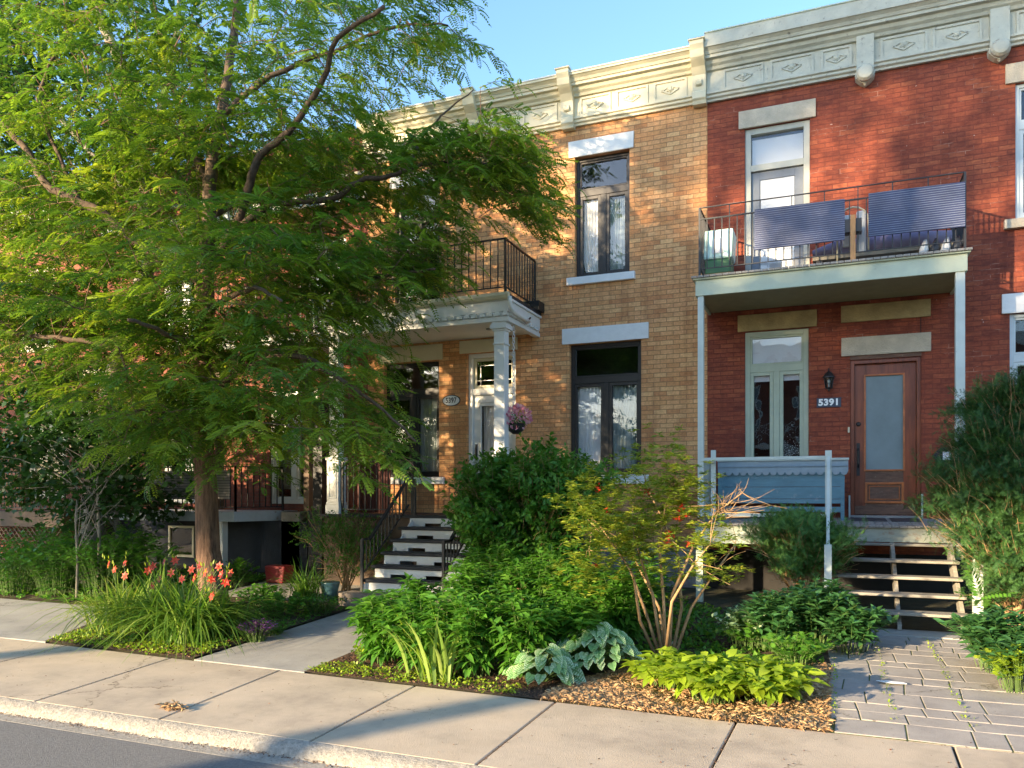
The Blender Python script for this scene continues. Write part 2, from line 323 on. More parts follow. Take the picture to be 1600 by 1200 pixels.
# =================== THE SETTING: ground, road, pavement, paths ===================
def sheet(name,pts,mat,dz,sub=1,kind='structure',parent=None):
    me=bpy.data.meshes.new(name); me.from_pydata([(x,y,g(y)+dz) for x,y in pts],[],[tuple(range(len(pts)))]); o=link(name,me,parent,mat); o['kind']=kind; return o
mb=MB(); ys=[(-300,-.22),(-5.2,-.22),(4.76,-.22),(4.8,-.04),(6.35,-.03),(13,.27),(40,.27),(500,.27)]
for (y0,z0),(y1,z1) in zip(ys,ys[1:]): mb.add([(-400,y0,z0),(400,y0,z0),(400,y1,z1),(-400,y1,z1)],[(0,1,2,3)])
struct(mb.build('ground',M['lawn']))
struct(MB().box(-120,120,-5.0,4.46,-.2,-.085).build('road',M['asphalt']))
# opposite pavement
mb=MB()
for i in range(-30,22): mb.box(i*1.5+.006,i*1.5+1.494,-6.9,-5.15,-.2,0)
struct(mb.build('opposite_pavement',M['sidewalk'],bevel=.01))
struct(MB().box(-120,120,-60,-6.92,-.2,-.02).build('opposite_lawn',M['lawn']))
# near pavement: slabs between joints measured from the photo (back end, front end)
J=[((-8.42,6.60),(-8.08,4.72)),((-6.72,6.53),(-6.41,4.72)),((-5.22,6.50),(-4.98,4.72)),((-3.62,6.45),(-3.52,4.72)),((-2.215,6.41),(-2.19,4.72)),((-.7,6.38),(-.75,4.72)),((.8,6.36),(.75,4.72)),((2.3,6.36),(2.25,4.72)),((3.8,6.36),(3.75,4.72)),((5.3,6.36),(5.25,4.72))]
for k in range(1,12): J.insert(0,((-8.42-1.6*k,6.6+.05*k),(-8.08-1.6*k,4.72)))
mb=MB()
for (a,b),(c,d) in zip(J,J[1:]):
    e=.009; mb.prism([(b[0]+e,b[1]),(d[0]-e,d[1]),(c[0]-e,c[1]),(a[0]+e,a[1])],'z',-.15,.0)
struct(mb.build('pavement',M['sidewalk'],bevel=.008))
# kerb: worn rough concrete nose with irregular front
nx=900; mbk=MB(); vs=[];fs=[]; prof=[(4.722,-.003),(4.69,-.006),(4.65,-.016),(4.61,-.034),(4.58,-.058),(4.56,-.085),(4.53,-.13)]
for i in range(nx+1):
    x=-26+i*32/nx
    for j,(y,z) in enumerate(prof):
        a=.0 if j==0 else .022; vs.append((x,y+R.uniform(-a,a)*.5+(.012*math.sin(x*3.1+1) if j else 0),z+R.uniform(-a,a)*.25))
k=len(prof)
for i in range(nx):
    for j in range(k-1): a=i*k+j; fs.append((a,a+1,a+k+1,a+k))
mbk.add(vs,fs); struct(mbk.build('kerb',M['kerb'],smooth=True))
mb=MB().box(-26,6,4.42,4.60,-.17,-.0835); struct(mb.build('gutter_strip',M['kerb']))
# walkway to 5397
mb=MB(); e=.008
for (y0,y1,dz) in [(6.56,8.02,0),(8.02,9.72,-.006)]:
    mb.prism([(-6.43,y0+e),(-4.94,y0+e-.04),(-4.94,y1-e),(-6.43,y1-e)],'z',-.1,0)
n0=len(mb.v); mb.v=[(x,y,(g(y)-.010 if z==0 else g(y)-.1)) for x,y,z in mb.v]
struct(mb.build('walkway',M['walk'],bevel=.006))
mb=MB().box(-6.75,-4.8,9.72,10.06,.05,.34); mb.box(-6.75,-4.8,10.06,11.4,.05,.30); struct(mb.build('step_base',plain('aged_step_base',(.22,.18,.14),.9,var=.2,bumpd=.01),bevel=.012))
# neighbour's walkway far left
mb=MB(); mb.prism([(-11.4,6.62),(-8.86,6.66),(-9.25,7.5),(-9.3,8.6),(-13.5,8.7),(-13.5,6.64)],'z',-.1,0); mb.v=[(x,y,(g(y)-.010 if z==0 else g(y)-.1)) for x,y,z in mb.v]
struct(mb.build('neighbour_walkway',M['walk'],bevel=.006))
# grey strip of path behind the lily bed
mb=MB(); mb.prism([(-9.4,9.9),(-7.2,9.9),(-7.4,12.4),(-9.6,12.4)],'z',-.1,0); mb.v=[(x,y,(g(y)-.010 if z==0 else g(y)-.1)) for x,y,z in mb.v]
struct(mb.build('side_path',M['walk']))
# planting beds
def bed(name,poly,mat,dz=.004):
    me=bpy.data.meshes.new(name); me.from_pydata([(x,y,g(y)+dz) for x,y in poly],[],[tuple(range(len(poly)))]); return struct(link(name,me,None,mat))
bed('lily_bed',[(-8.85,6.64),(-6.45,6.55),(-6.45,9.7),(-7.2,9.88),(-9.4,9.88),(-9.2,8.5),(-9.2,7.5)],M['soil'])
bed('front_bed',[(-4.93,6.5),(-.02,6.36),(-.02,9.9),(-1.8,11.4),(-4.7,12.9),(-4.93,9.7)],M['soil'])
bed('right_bed',[(1.8,6.36),(6,6.36),(6,12.9),(1.8,12.9)],M['soil'])
bed('left_bed',[(-18,8.75),(-9.45,8.7),(-9.6,12.4),(-18,12.4)],M['soil'])
# paved path to 5391: individual stones, moss in the joints
struct(sheet('path_joint_bed',[(-.05,6.37),(1.82,6.37),(1.75,10.15),(-.05,10.15)],M['moss'],-.001))
mb=MB(); y=6.38; row=0; RR=random.Random(5)
while y<9.95:
    d=RR.choice([.21,.235,.36,.21]); x=-.03-RR.uniform(0,.25)
    while x<1.78:
        wd=RR.choice([.22,.34,.44,.50]); x0=max(x,-.03); x1=min(x+wd,1.79)
        if x1-x0>.05:
            t=[RR.uniform(-.003,.005) for _ in range(4)]; e=.0045; q=[(x0+e,y+e),(x1-e,y+e),(x1-e,y+d-e),(x0+e,y+d-e)]
            mb.add([(a,b,g(b)-.03) for a,b in q]+[(a,b,g(b)+.005+t[i]*.7) for i,(a,b) in enumerate(q)],[(0,3,2,1),(4,5,6,7),(0,1,5,4),(1,2,6,5),(2,3,7,6),(3,0,4,7)])
        x+=wd
    y+=d
mb.v=[(x+ .02*math.sin(y*4),y+.012*math.sin(x*5),z) for x,y,z in mb.v]
struct(mb.build('paved_path',M['paver'],bevel=.007))
struct(MB().box(-.1,1.75,9.98,10.42,.0,.185).build('stair_slab',M['walk'],bevel=.01))
# =================== HOUSE BUILDERS ===================
YW=13.0
def wall_holes(mb,x0,x1,z0,z1,holes,Y=YW,th=.30):
    xs=sorted({x0,x1,*[h[0] for h in holes],*[h[1] for h in holes]}); zs=sorted({z0,z1,*[h[2] for h in holes],*[h[3] for h in holes]})
    ins=lambda x,z:any(h[0]<x<h[1] and h[2]<z<h[3] for h in holes)
    for a,b in zip(xs,xs[1:]):
        for c,d in zip(zs,zs[1:]):
            if ins((a+b)/2,(c+d)/2): continue
            mb.add([(a,Y,c),(b,Y,c),(b,Y,d),(a,Y,d)],[(0,1,2,3)]); mb.add([(a,Y+th,c),(b,Y+th,c),(b,Y+th,d),(a,Y+th,d)],[(3,2,1,0)])
    for a,b,c,d in holes:
        mb.add([(a,Y,c),(b,Y,c),(b,Y,d),(a,Y,d),(a,Y+th,c),(b,Y+th,c),(b,Y+th,d),(a,Y+th,d)],[(0,4,5,1),(1,5,6,2),(2,6,7,3),(3,7,4,0)])
    for x in (x0,x1): mb.add([(x,Y,z0),(x,Y+th,z0),(x,Y+th,z1),(x,Y,z1)],[(0,1,2,3)])
def fr(mb,x0,x1,z0,z1,y0,y1,w,wb=None):
    wb=wb or w
    mb.box(x0,x0+w,y0,y1,z0,z1); mb.box(x1-w,x1,y0,y1,z0,z1); mb.box(x0+w,x1-w,y0+.001,y1-.001,z1-w,z1); mb.box(x0+w,x1-w,y0+.001,y1-.001,z0,z0+wb)
def pane(x0,x1,z0,z1,y,parent,mat='glass'): return MB().box(x0,x1,y,y+.006,z0,z1).build('pane',M[mat],parent)
def curtain(x0,x1,z0,z1,y,parent,mat,folds=7,amp=.025,tuck=0,seed=1):
    rr=random.Random(seed); n=folds*8; mb=MB(); ph=[rr.uniform(.7,1.3) for _ in range(folds+1)]
    vs=[]; rows=14
    for j in range(rows+1):
        t=j/rows; z=z1+(z0-z1)*t
        for i in range(n+1):
            s=i/n; a=s*folds*2*math.pi+rr.uniform(-.1,.1); xx=x0+(x1-x0)*s
            if tuck and t>.7: xx=x1-(x1-xx)*(1-tuck*((t-.7)/.3)**2)  # hem pulled to one side
            vs.append((xx,y+amp*ph[int(s*folds)]*math.sin(a)*(.5+.5*t)+.01*math.sin(3*t+i),z))
    for j in range(rows):
        for i in range(n): a=j*(n+1)+i; mb.f.append((a,a+1,a+n+2,a+n+1)); mb.mi.append(0)
    mb.v=vs; return mb.build('curtain',M[mat],parent,smooth=True)
def lintel(parent,x0,x1,z0,z1,mat,prot=.025,flare=0,label=None,Y=YW,name='lintel'):
    mb=MB().prism([(x0,z0),(x1-flare,z0),(x1,z1),(x0-flare,z1)] if flare else [(x0,z0),(x1,z0),(x1,z1),(x0,z1)],'y',Y-prot,Y+.12)
    return mb.build(name,M[mat],parent,bevel=.006,label=label)
def baluster_rail(parent,a,b,h,zb=.08,step=.115,mat='black',rs=.008,name='railing',post=(True,True),top=.022,label=None,bal=True,bmb=None):
    """railing from a to b (points on floor level), height h"""
    a=Vector(a);b=Vector(b); mb=MB(); up=Vector((0,0,1))
    mb.bar(a+up*h,b+up*h,top*1.6,top); mb.bar(a+up*zb,b+up*zb,top,top*.8)
    if post[0]: mb.bar(a,a+up*h,top*1.5)
    if post[1]: mb.bar(b,b+up*h,top*1.5)
    r=mb.build(name,M[mat],parent,label=label); L=(b-a).length; n=max(1,int(L/step))
    if bal:
        first=None
        for i in range(1,n):
            p=a.lerp(b,i/n)
            if first is None:
                first=MB().bar(p+up*zb,p+up*(h-top/2),rs*2).build('baluster',M[mat],r); p0=p
            else:
                c=first.copy(); COL.objects.link(c); c.parent=r; c.location=first.location+(p-p0)
    return r
# ---- cornice profile (offset from wall, height above cornice bottom) ----
def cornice(parent,x0,x1,zb,mat,panels,brk,H=.78,pend=()):
    mb=MB(); Y=YW
    # lower mouldings, frieze, crown
    pf=[(0,0),(-.05,0),(-.055,.03),(-.09,.05),(-.09,.085),(-.12,.10),(-.12,.13),(-.065,.135),(-.065,.47),(-.11,.48),(-.13,.52),(-.17,.55),(-.19,.60),(-.25,.61),(-.25,.655),(-.27,.66),(-.29,.70),(-.33,.735),(-.35,.74),(-.35,H),(0,H)]
    mb.prism([(Y+a,zb+b) for a,b in pf],'x',x0,x1)
    c=mb.build('cornice',M[mat],parent)
    for (a,b) in panels:
        pm=MB(); om=MB()
        z0=zb+.175;z1=zb+.425; y0=Y-.085;y1=Y-.0652; w=.035
        fr(pm,a,b,z0-w,z1+w,y0,y1,w)
        cx=(a+b)/2;cz=(z0+z1)/2
        # applied ornament: lozenge frame with a small flower
        for q in (((-.14,0),(0,-.07)),((0,-.07),(.14,0)),((-.14,0),(-.05,.045)),((.05,.045),(.14,0))):
            om.bar((cx+q[0][0],Y-.072,cz+q[0][1]),(cx+q[1][0],Y-.072,cz+q[1][1]),.022,.02,up=(0,1,0))
        om.lathe((cx,Y-.066,cz),[(.045,0),(.045,.012),(.02,.03),(.001,.034)],8,ax=(0,-1,0))
        for k in range(6):
            an=k*math.pi/3+.3; om.lathe((cx+.05*math.cos(an),Y-.066,cz+.045*math.sin(an)),[(.016,0),(.014,.012),(.002,.018)],6,ax=(0,-1,0))
        pm.build('panel_frame',M[mat],c); om.build('ornament',M[mat],c)
    for x in brk:
        b=MB(); w=.11
        b.prism([(Y-.002,zb-.05),(Y-.12,zb-.05),(Y-.14,zb+.0),(Y-.17,zb+.03),(Y-.17,zb+.13),(Y-.15,zb+.15),(Y-.17,zb+.40),(Y-.24,zb+.50),(Y-.33,zb+.57),(Y-.36,zb+.60),(Y-.39,zb+.70),(Y-.43,zb+.77),(Y-.43,zb+H+.05),(Y-.002,zb+H+.05)],'x',x-w,x+w)
        b.prism([(Y-.171,zb+.22),(Y-.20,zb+.24),(Y-.21,zb+.28),(Y-.172,zb+.33)],'x',x-.05,x+.05)
        b.box(x-w-.02,x+w+.02,Y-.45,Y-.001,zb+H+.05,zb+H+.075)
        b.add([(x-w-.02,Y-.45,zb+H+.075),(x+w+.02,Y-.45,zb+H+.075),(x+w+.02,Y-.001,zb+H+.075),(x-w-.02,Y-.001,zb+H+.075),(x,Y-.22,zb+H+.17)],[(0,1,4),(1,2,4),(2,3,4),(3,0,4)])
        b.build('bracket',M[mat],c,bevel=.006)
    for x in pend:
        b=MB(); w=.12
        b.box(x-w,x+w,Y-.16,Y-.002,zb-.02,zb+.52); b.lathe((x,Y-.15,zb-.06),[(.12,0),(.125,.05),(.10,.09),(.06,.10)],14,ax=(0,-1,0)); b.lathe((x,Y-.1,zb-.22),[(.002,0),(.03,.03),(.03,.05)],10)
        b.prism([(x-.14,zb-.02),(x-.13,zb-.10),(x-.06,zb-.17),(x,zb-.20),(x+.06,zb-.17),(x+.13,zb-.10),(x+.14,zb-.02)],'y',Y-.14,Y-.002)
        b.build('pendant_bracket',M[mat],c,bevel=.005)
    MB().box(x0,x1,Y-.365,Y+.35,zb+H,zb+H+.02).build('coping',M['white' if mat!='cornice_old' else 'sage'],c)
    return c
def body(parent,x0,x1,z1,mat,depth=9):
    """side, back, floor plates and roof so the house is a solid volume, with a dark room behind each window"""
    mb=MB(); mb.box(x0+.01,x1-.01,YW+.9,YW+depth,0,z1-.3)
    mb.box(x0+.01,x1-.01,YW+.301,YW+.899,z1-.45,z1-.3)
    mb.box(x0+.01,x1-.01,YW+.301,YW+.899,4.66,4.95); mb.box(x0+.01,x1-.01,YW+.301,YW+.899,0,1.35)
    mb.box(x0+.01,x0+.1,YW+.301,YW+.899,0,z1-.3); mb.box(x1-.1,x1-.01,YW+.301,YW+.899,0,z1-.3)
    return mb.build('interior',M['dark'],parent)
# ======= 5397: tan brick house =======
XL,XS=-8.34,-1.88
tan=thing('brick_house','tan brick house with cream bracketed cornice, black framed windows and a white columned porch','house',(-5.1,13,0))
zup0,zup1=5.555,7.645; zlo0,zlo1=2.13,4.406
wl0,wl1=WX(600),WX(686); d0,d1=WX(730),WX(806); ud0,ud1=WX(617),WX(687)
HOL=[(-4.14,-3.17,zup0,zup1),(-4.24,-2.97,zlo0,zlo1),(wl0,wl1,2.12,4.30),(d0,d1,1.45,4.38),(ud0,ud1,5.02,7.62)]
mb=MB(); wall_holes(mb,XL,XS,.9,8.25,HOL); mb.build('wall',M['ybrick'],tan)
mb=MB(); 
x=XL
while x<XS-.02:
    wd=min(R.uniform(.4,.75),XS-x); mb.box(x+.006,x+wd-.006,YW-.03-R.uniform(0,.02),YW+.3,.5,.895); mb.box(x+.006,x+wd-.006,YW-.03-R.uniform(0,.02),YW+.3,0,.49); x+=wd
mb.build('foundation',M['stonegrey'],tan,bevel=.015)
body(tan,XL,XS,8.9,'dark')
MB().box(XL,XS,YW+.301,YW+.9,8.5,8.9).build('roof',M['cream'],tan)
bx=[-8.29,-5.98,-4.23,-1.87]
bx=[-8.25,-6.02,-4.23,-1.99]
pn=[]
for a,b in zip(bx,bx[1:]):
    n=3 if b-a>1.9 else 2; a1=a+.16;b1=b-.16; wd=(b1-a1)/n
    pn+=[(a1+i*wd+.045,a1+(i+1)*wd-.045) for i in range(n)]
cornice(tan,XL-.04,XS-.0,8.17,'cream',pn,bx)
def casement(parent,x0,x1,z0,z1,ztr,mat,ly=.10,label=None,cl=None,fw=.075,cr=None,name='window'):
    y0=YW+ly; mb=MB(); fr(mb,x0+.002,x1-.002,z0+.002,z1-.002,y0,y0+.11,fw*.7); 
    mb.box(x0+fw*.7,x1-fw*.7,y0+.012,y0+.10,ztr-.055,ztr+.055)
    cx=(x0+x1)/2; mb.box(cx-.045,cx+.045,y0+.01,y0+.10,z0+fw*.7,ztr-.055)
    i=fw*.7; s=.055
    fr(mb,x0+i+.002,x1-i-.002,ztr+.057,z1-i-.002,y0+.022,y0+.08,.03)
    fr(mb,x0+i+.002,cx-.047,z0+i+.002,ztr-.057,y0+.02,y0+.085,s); fr(mb,cx+.047,x1-i-.002,z0+i+.002,ztr-.057,y0+.02,y0+.085,s)
    wo=mb.build(name,M[mat],parent,bevel=.004,label=label)
    pane(x0+i+.03,x1-i-.03,ztr+.085,z1-i-.03,y0+.05,wo)
    pane(x0+i+s,cx-.047-s,z0+i+s,ztr-.057-s,y0+.05,wo); pane(cx+.047+s,x1-i-s,z0+i+s,ztr-.057-s,y0+.05,wo)
    if cl: curtain(x0+i+.03,cx-.05,z0+.06,ztr-.10,y0+.115,wo,cl,6,.014,tuck=.25,seed=3)
    if cr: curtain(cx+.05,x1-i-.03,z0+.06,ztr-.09,y0+.135,wo,cr,7,.014,seed=9)
    return wo
casement(tan,-4.14,-3.17,zup0,zup1,zup1-.60,'darkbrown',cl='curtain',cr='curtainb',label='tall upper casement window with black frame')
casement(tan,-4.24,-2.97,zlo0,zlo1,3.78,'darkbrown',cl='curtain',cr='curtainb',label='wide ground floor window with white curtain behind')
casement(tan,wl0,wl1,2.12,4.30,3.72,'black',cr='curtainb',label='dark window under the porch')
lintel(tan,-4.24,-3.09,7.647,7.925,'lintelw',.03,.012); lintel(tan,-4.27,-3.07,5.425,5.553,'lintelw',.07,name='sill')
lintel(tan,-4.365,-2.84,4.408,4.68,'lintelw',.03); lintel(tan,-4.40,-2.84,1.975,2.128,'lintelw',.06,name='sill')
lintel(tan,wl0-.12,WX(692),4.31,4.60,'cream',.03); lintel(tan,wl0-.12,WX(694.5),1.99,2.118,'lintelw',.06,name='sill')
lintel(tan,WX(718.7),WX(808.7),4.385,4.615,'cream',.03); lintel(tan,WX(610),WX(692),7.63,7.88,'lintelw',.03)
# front door with transom
mb=MB(); y0=YW+.06
fr(mb,d0+.002,d1-.002,1.452,4.378,y0,y0+.14,.075,.03); mb.box(d0+.077,d1-.077,y0+.01,y0+.13,3.62,3.74)
dr=mb.build('door_frame',M['white'],tan,bevel=.004)
mb=MB(); a,b=d0+.08,d1-.08; yy=y0+.06; gx0,gx1=a+.15,b-.15; gz0,gz1=2.35,3.42
mb.box(a,gx0,yy,yy+.045,1.49,3.615); mb.box(gx1,b,yy,yy+.045,1.49,3.615); mb.box(gx0,gx1,yy+.001,yy+.044,gz1,3.614); mb.box(gx0,gx1,yy+.001,yy+.044,1.491,gz0)
fr(mb,gx0-.025,gx1+.025,gz0-.025,gz1+.025,yy-.018,yy-.0005,.03); fr(mb,gx0,gx1,1.62,2.22,yy-.012,yy,.03)
mb.box(gx0-.05,gx1+.05,yy-.03,yy-.0005,3.48,3.53)
door=mb.build('door',M['white'],tan,bevel=.003,label='white front door with tall glazed panel')
pane(gx0,gx1,gz0,gz1,yy+.02,door); curtain(gx0,gx1,gz0,gz1,yy+.10,door,'curtain',6,.015,seed=4)
MB().box(a+.035,a+.075,yy-.014,yy-.0005,2.42,2.72).bar((a+.055,yy-.04,2.48),(a+.055,yy-.04,2.66),.018).build('handle',M['black'],door)
MB().lathe((a+.06,yy-.001,2.30),[(.03,0),(.03,.015),(.012,.02)],12,ax=(0,-1,0)).build('lock',M['black'],door)
tr=MB(); fr(tr,a,b,3.745,4.30,yy,yy+.05,.055); tr=tr.build('transom',M['cream'],tan); pane(a+.055,b-.055,3.80,4.245,yy+.02,tr)
lead=MB()
for xx in (a+.13,b-.13): lead.box(xx,xx+.008,yy+.010,yy+.018,3.80,4.245)
lead.box(a+.055,b-.055,yy+.009,yy+.017,3.885,3.893); lead.box(a+.055,b-.055,yy+.009,yy+.017,4.16,4.168); lead.build('leading',M['steel'],tr)
# balcony door upstairs
mb=MB(); fr(mb,ud0+.002,ud1-.002,5.022,7.618,YW+.08,YW+.2,.09); mb.box(ud0+.09,ud1-.09,YW+.09,YW+.19,6.95,7.05); mb.box((ud0+ud1)/2-.05,(ud0+ud1)/2+.05,YW+.09,YW+.19,5.11,6.95)
bd=mb.build('balcony_door',M['black'],tan,bevel=.004); pane(ud0+.09,ud1-.09,5.11,7.53,YW+.14,bd)
# ---- porch of 5397 ----
PX0,PX1,PY=-8.30,-4.78,11.52
po=MB(); zb,zt=4.57,4.98
def ring(mb,o,z0,z1,th=.05):
    x0,x1,y0=PX0-o,PX1+o,PY-o
    mb.box(x0,x1,y0,y0+th,z0,z1); mb.box(x0,x0+th,y0+th,YW-.002,z0,z1); mb.box(x1-th,x1,y0+th,YW-.002,z0,z1)
po.box(PX0+.06,PX1-.06,PY+.06,YW-.002,4.645,4.90)      # ceiling
ring(po,-.0,4.57,4.64,.10); ring(po,-.02,4.641,4.72,.06); ring(po,.0,4.721,4.90,.07); ring(po,.03,4.901,4.94,.12)
porch=po.build('porch_roof',M['white'],tan,bevel=.004)
MB().box(PX0-.02,PX1+.02,PY-.02,YW-.002,4.941,5.0).build('flat_roof',M['blacktread'],porch)
x=PX0+.06
while x<PX1-.05: MB().prism([(x,4.655),(x+.085,4.655),(x+.085,4.70),(x+.065,4.715),(x+.02,4.715),(x,4.70)],'y',PY-.035,PY+.019).build('dentil',M['white'],porch); x+=.135
y=PY+.06
while y<YW-.1: MB().box(PX1-.019,PX1+.035,y,y+.08,4.66,4.71).build('dentil',M['white'],porch); y+=.135
gu=MB(); gu.prism([(PY-.13,5.0),(PY-.13,4.95),(PY-.10,4.91),(PY-.035,4.905),(PY-.035,5.0)],'x',PX0-.05,PX1+.05); gu.build('gutter',M['cream'],porch,bevel=.004)
gx=PX1+.06; MB().tube([(gx,PY-.08,4.93),(gx,PY-.08,4.86),(gx+.0,PY-.05,4.77),(gx,PY+.04,4.72),(gx,PY+.55,4.70),(gx,PY+.75,4.70)],.036,10).build('downspout',M['white'],porch,smooth=True)
MB().bar((gx,PY+.72,4.70),(gx+.01,PY+.82,4.78),.02).build('drain_hook',M['black'],porch)
MB().box(PX1-.35,PX1+.08,YW-.28,YW-.003,5.0,5.16).build('roof_curb',M['black'],porch,label='black upstand box against the wall')
sp=MB().lathe((-5.45,12.3,4.64),[(.06,0),(.06,.012),(.04,.018)],14,ax=(0,0,-1)).build('ceiling_light',M['steel'],porch)
def column(x,y,zb,zt):
    mb=MB(); r=.092
    mb.box(x-.14,x+.14,y-.14,y+.14,zb,zb+.16); mb.prism([(x-.13,y-.13),(x+.13,y-.13),(x+.13,y+.13),(x-.13,y+.13)],'z',zb+.161,zb+.21)
    mb.box(x-.12,x+.12,y-.12,y+.12,zb+.211,zb+.95); fr(mb,x-.085,x+.085,zb+.27,zb+.88,y-.132,y-.1205,.03)
    mb.box(x-.14,x+.14,y-.14,y+.14,zb+.951,zb+1.0)
    mb.box(x-r,x+r,y-r,y+r,zb+1.001,zt-.14); mb.box(x-r-.018,x+r+.018,y-r-.018,y+r+.018,zt-.36,zt-.335)
    mb.box(x-r-.02,x+r+.02,y-r-.02,y+r+.02,zt-.139,zt-.11); mb.box(x-r-.05,x+r+.05,y-r-.05,y+r+.05,zt-.109,zt-.04); mb.box(x-r-.03,x+r+.03,y-r-.03,y+r+.03,zt-.039,zt)
    return mb
cA=column(PX1-.18,PY+.15,1.45,4.57).build('porch_column',M['white'],tan,bevel=.005)
column(PX0+.16,PY+.15,1.45,4.57).build('porch_column',M['white'],tan,bevel=.005)
fl=MB().box(PX0-.03,PX1+.03,PY-.10,YW-.002,1.40,1.452); porf=fl.build('porch_floor',M['blacktread'],tan,bevel=.006)
MB().box(PX0,PX1,PY,PY+.04,.2,1.399).box(PX1-.04,PX1,PY+.04,YW-.002,.2,1.399).box(PX0,PX0+.04,PY+.04,YW-.002,.2,1.399).build('porch_skirt',M['brownp'],tan)
# dark red board screen on the left of the porch
sc=MB(); x=PX0+.25
while x<WX(607,12.2): sc.box(x,x+.085,12.2,12.225,1.46,2.45); x+=.10
sc.bar((PX0+.2,12.24,2.4),(WX(607,12.2),12.24,2.4),.05); sc.build('board_screen',M['cedar'],tan)
# steps
SX0,SX1=-6.56,-4.93; st=MB(); n=6
stp=thing  # alias unused
stair=MB().box(SX0+.04,SX0+.07,10.0,11.4,.32,.45).prism([(10.05,.30),(11.42,.30),(11.42,1.38),(11.30,1.38),(10.05,.45)],'x',SX1-.07,SX1-.04).prism([(10.07,.31),(11.42,.31),(11.42,1.37)],'x',SX0+.075,SX0+.10).build('porch_steps',M['white'],tan)
for i in range(6):
    z=1.45-.185*i; y=11.42-.27*i
    if i>0:
        MB().box(SX0,SX1,y-.04,y+.27-.02,z-.05,z).build('tread',M['blacktread'],stair,bevel=.012)
    zr0=z-.185+ (0.002); r=MB()
    # riser board with low cut-outs
    r.box(SX0+.05,SX1-.05,y+.0,y+.02,z-.135 if i<5 else z-.18,z-.052)
    if i<5:
        xs=[SX0+.05,SX0+.33,SX0+.63,SX0+.93,SX0+1.23,SX1-.05]
        for k in (0,2,4): r.box(xs[k],xs[k+1] if k<4 else SX1-.05,y,y+.02,z-.185,z-.1352)
    r.build('riser',M['white'],stair)
def stair_rail(x):
    mb=MB(); a=Vector((x,10.05,.34)); zt=1.12
    mb.bar((x,10.0,.33),(x,10.0,zt),.04); mb.bar((x,10.0,zt),(x,10.22,zt),.045,.03); mb.bar((x,10.22,zt),(x,11.35,zt+.92),.045,.03); mb.bar((x,11.35,zt+.92),(x,11.6,zt+.92),.045,.03)
    mb.bar((x,10.05,.62),(x,11.4,1.62),.02); mb.bar((x,11.6,1.45),(x,11.6,zt+.92),.04)
    r=mb.build('stair_railing',M['black'],tan)
    for i in range(12):
        y=10.12+.108*i; zl=.62+(y-10.05)*1.0/1.35; zh=zt+max(0,(y-10.22))*.92/1.13
        MB().bar((x,y,zl),(x,y,zh),.016).build('baluster',M['black'],r)
stair_rail(SX0+.04); stair_rail(-5.15)
# porch railing between left column and stairs, then balcony railing
baluster_rail(tan,(PX0+.32,PY+.1,1.452),(SX0-.02,PY+.1,1.452),.92)
br=[(PX0+.05,PY+.1,5.0),(PX1-.09,PY+.1,5.0),(PX1-.09,YW-.03,5.0)]
baluster_rail(tan,br[0],br[1],.92,.14,.128,name='balcony_railing'); baluster_rail(tan,br[1],br[2],.92,.14,.115,name='balcony_railing',post=(False,True)); baluster_rail(tan,br[0],(PX0+.05,YW-.03,5.0),.92,.14,.115,name='balcony_railing',post=(False,True))
# ======= 5391: painted red brick house =======
red=thing('brick_house','painted red brick house with pale green balcony over the porch and varnished wooden front door','house',(1,13,0))
XR=8.4
RH=[(-1.292,-.335,2.13,4.39),(.26,1.222,1.44,3.84),(-1.292,-.318,5.0,7.64),(2.345,3.75,2.13,4.37),(2.415,3.4,5.70,7.64)]
mb=MB(); wall_holes(mb,XS,XR,.9,8.25,RH,Y=YW+.006); mb.build('wall',M['rbrick'],red)
MB().box(XS,XR,YW-.02,YW+.3,0,.895).build('foundation',M['dark'],red)  # near-black colour stands in for the shade behind the stairs
body(red,XS,XR,8.9,'dark'); MB().box(XS,XR,YW+.301,YW+.9,8.5,8.9).build('roof',M['cream'],red)
pb=[.46,2.2,4.0,5.9,7.8]; pn=[(-1.62,-1.0),(-.90,-.26),(-.16,.28)]
for a,b in zip(pb,pb[1:]):
    wd=(b-a-.36)/2; pn+=[(a+.18+i*wd+.03,a+.18+(i+1)*wd-.03) for i in range(2)]
cornice(red,XS+.002,XR,8.16,'cornice_old',pn,[],H=.95,pend=pb)
# lintels and sills
lintel(red,-1.385,-.232,7.645,7.925,'stone',.03,label='upper sandstone lintel over balcony door')
lintel(red,-1.40,-.215,4.40,4.66,'stone2',.03); lintel(red,.128,1.345,4.42,4.675,'stone2',.03); lintel(red,.132,1.35,3.905,4.185,'stone',.03)
lintel(red,2.245,4.0,4.372,4.65,'lintelw',.03); lintel(red,2.29,3.6,7.642,7.92,'stone',.03); lintel(red,2.27,3.6,5.57,5.70,'stone',.07,name='sill')
MB().box(.255,1.225,YW-.004,YW+.02,3.845,3.90).build('door_head_board',M['doorworn'],red)
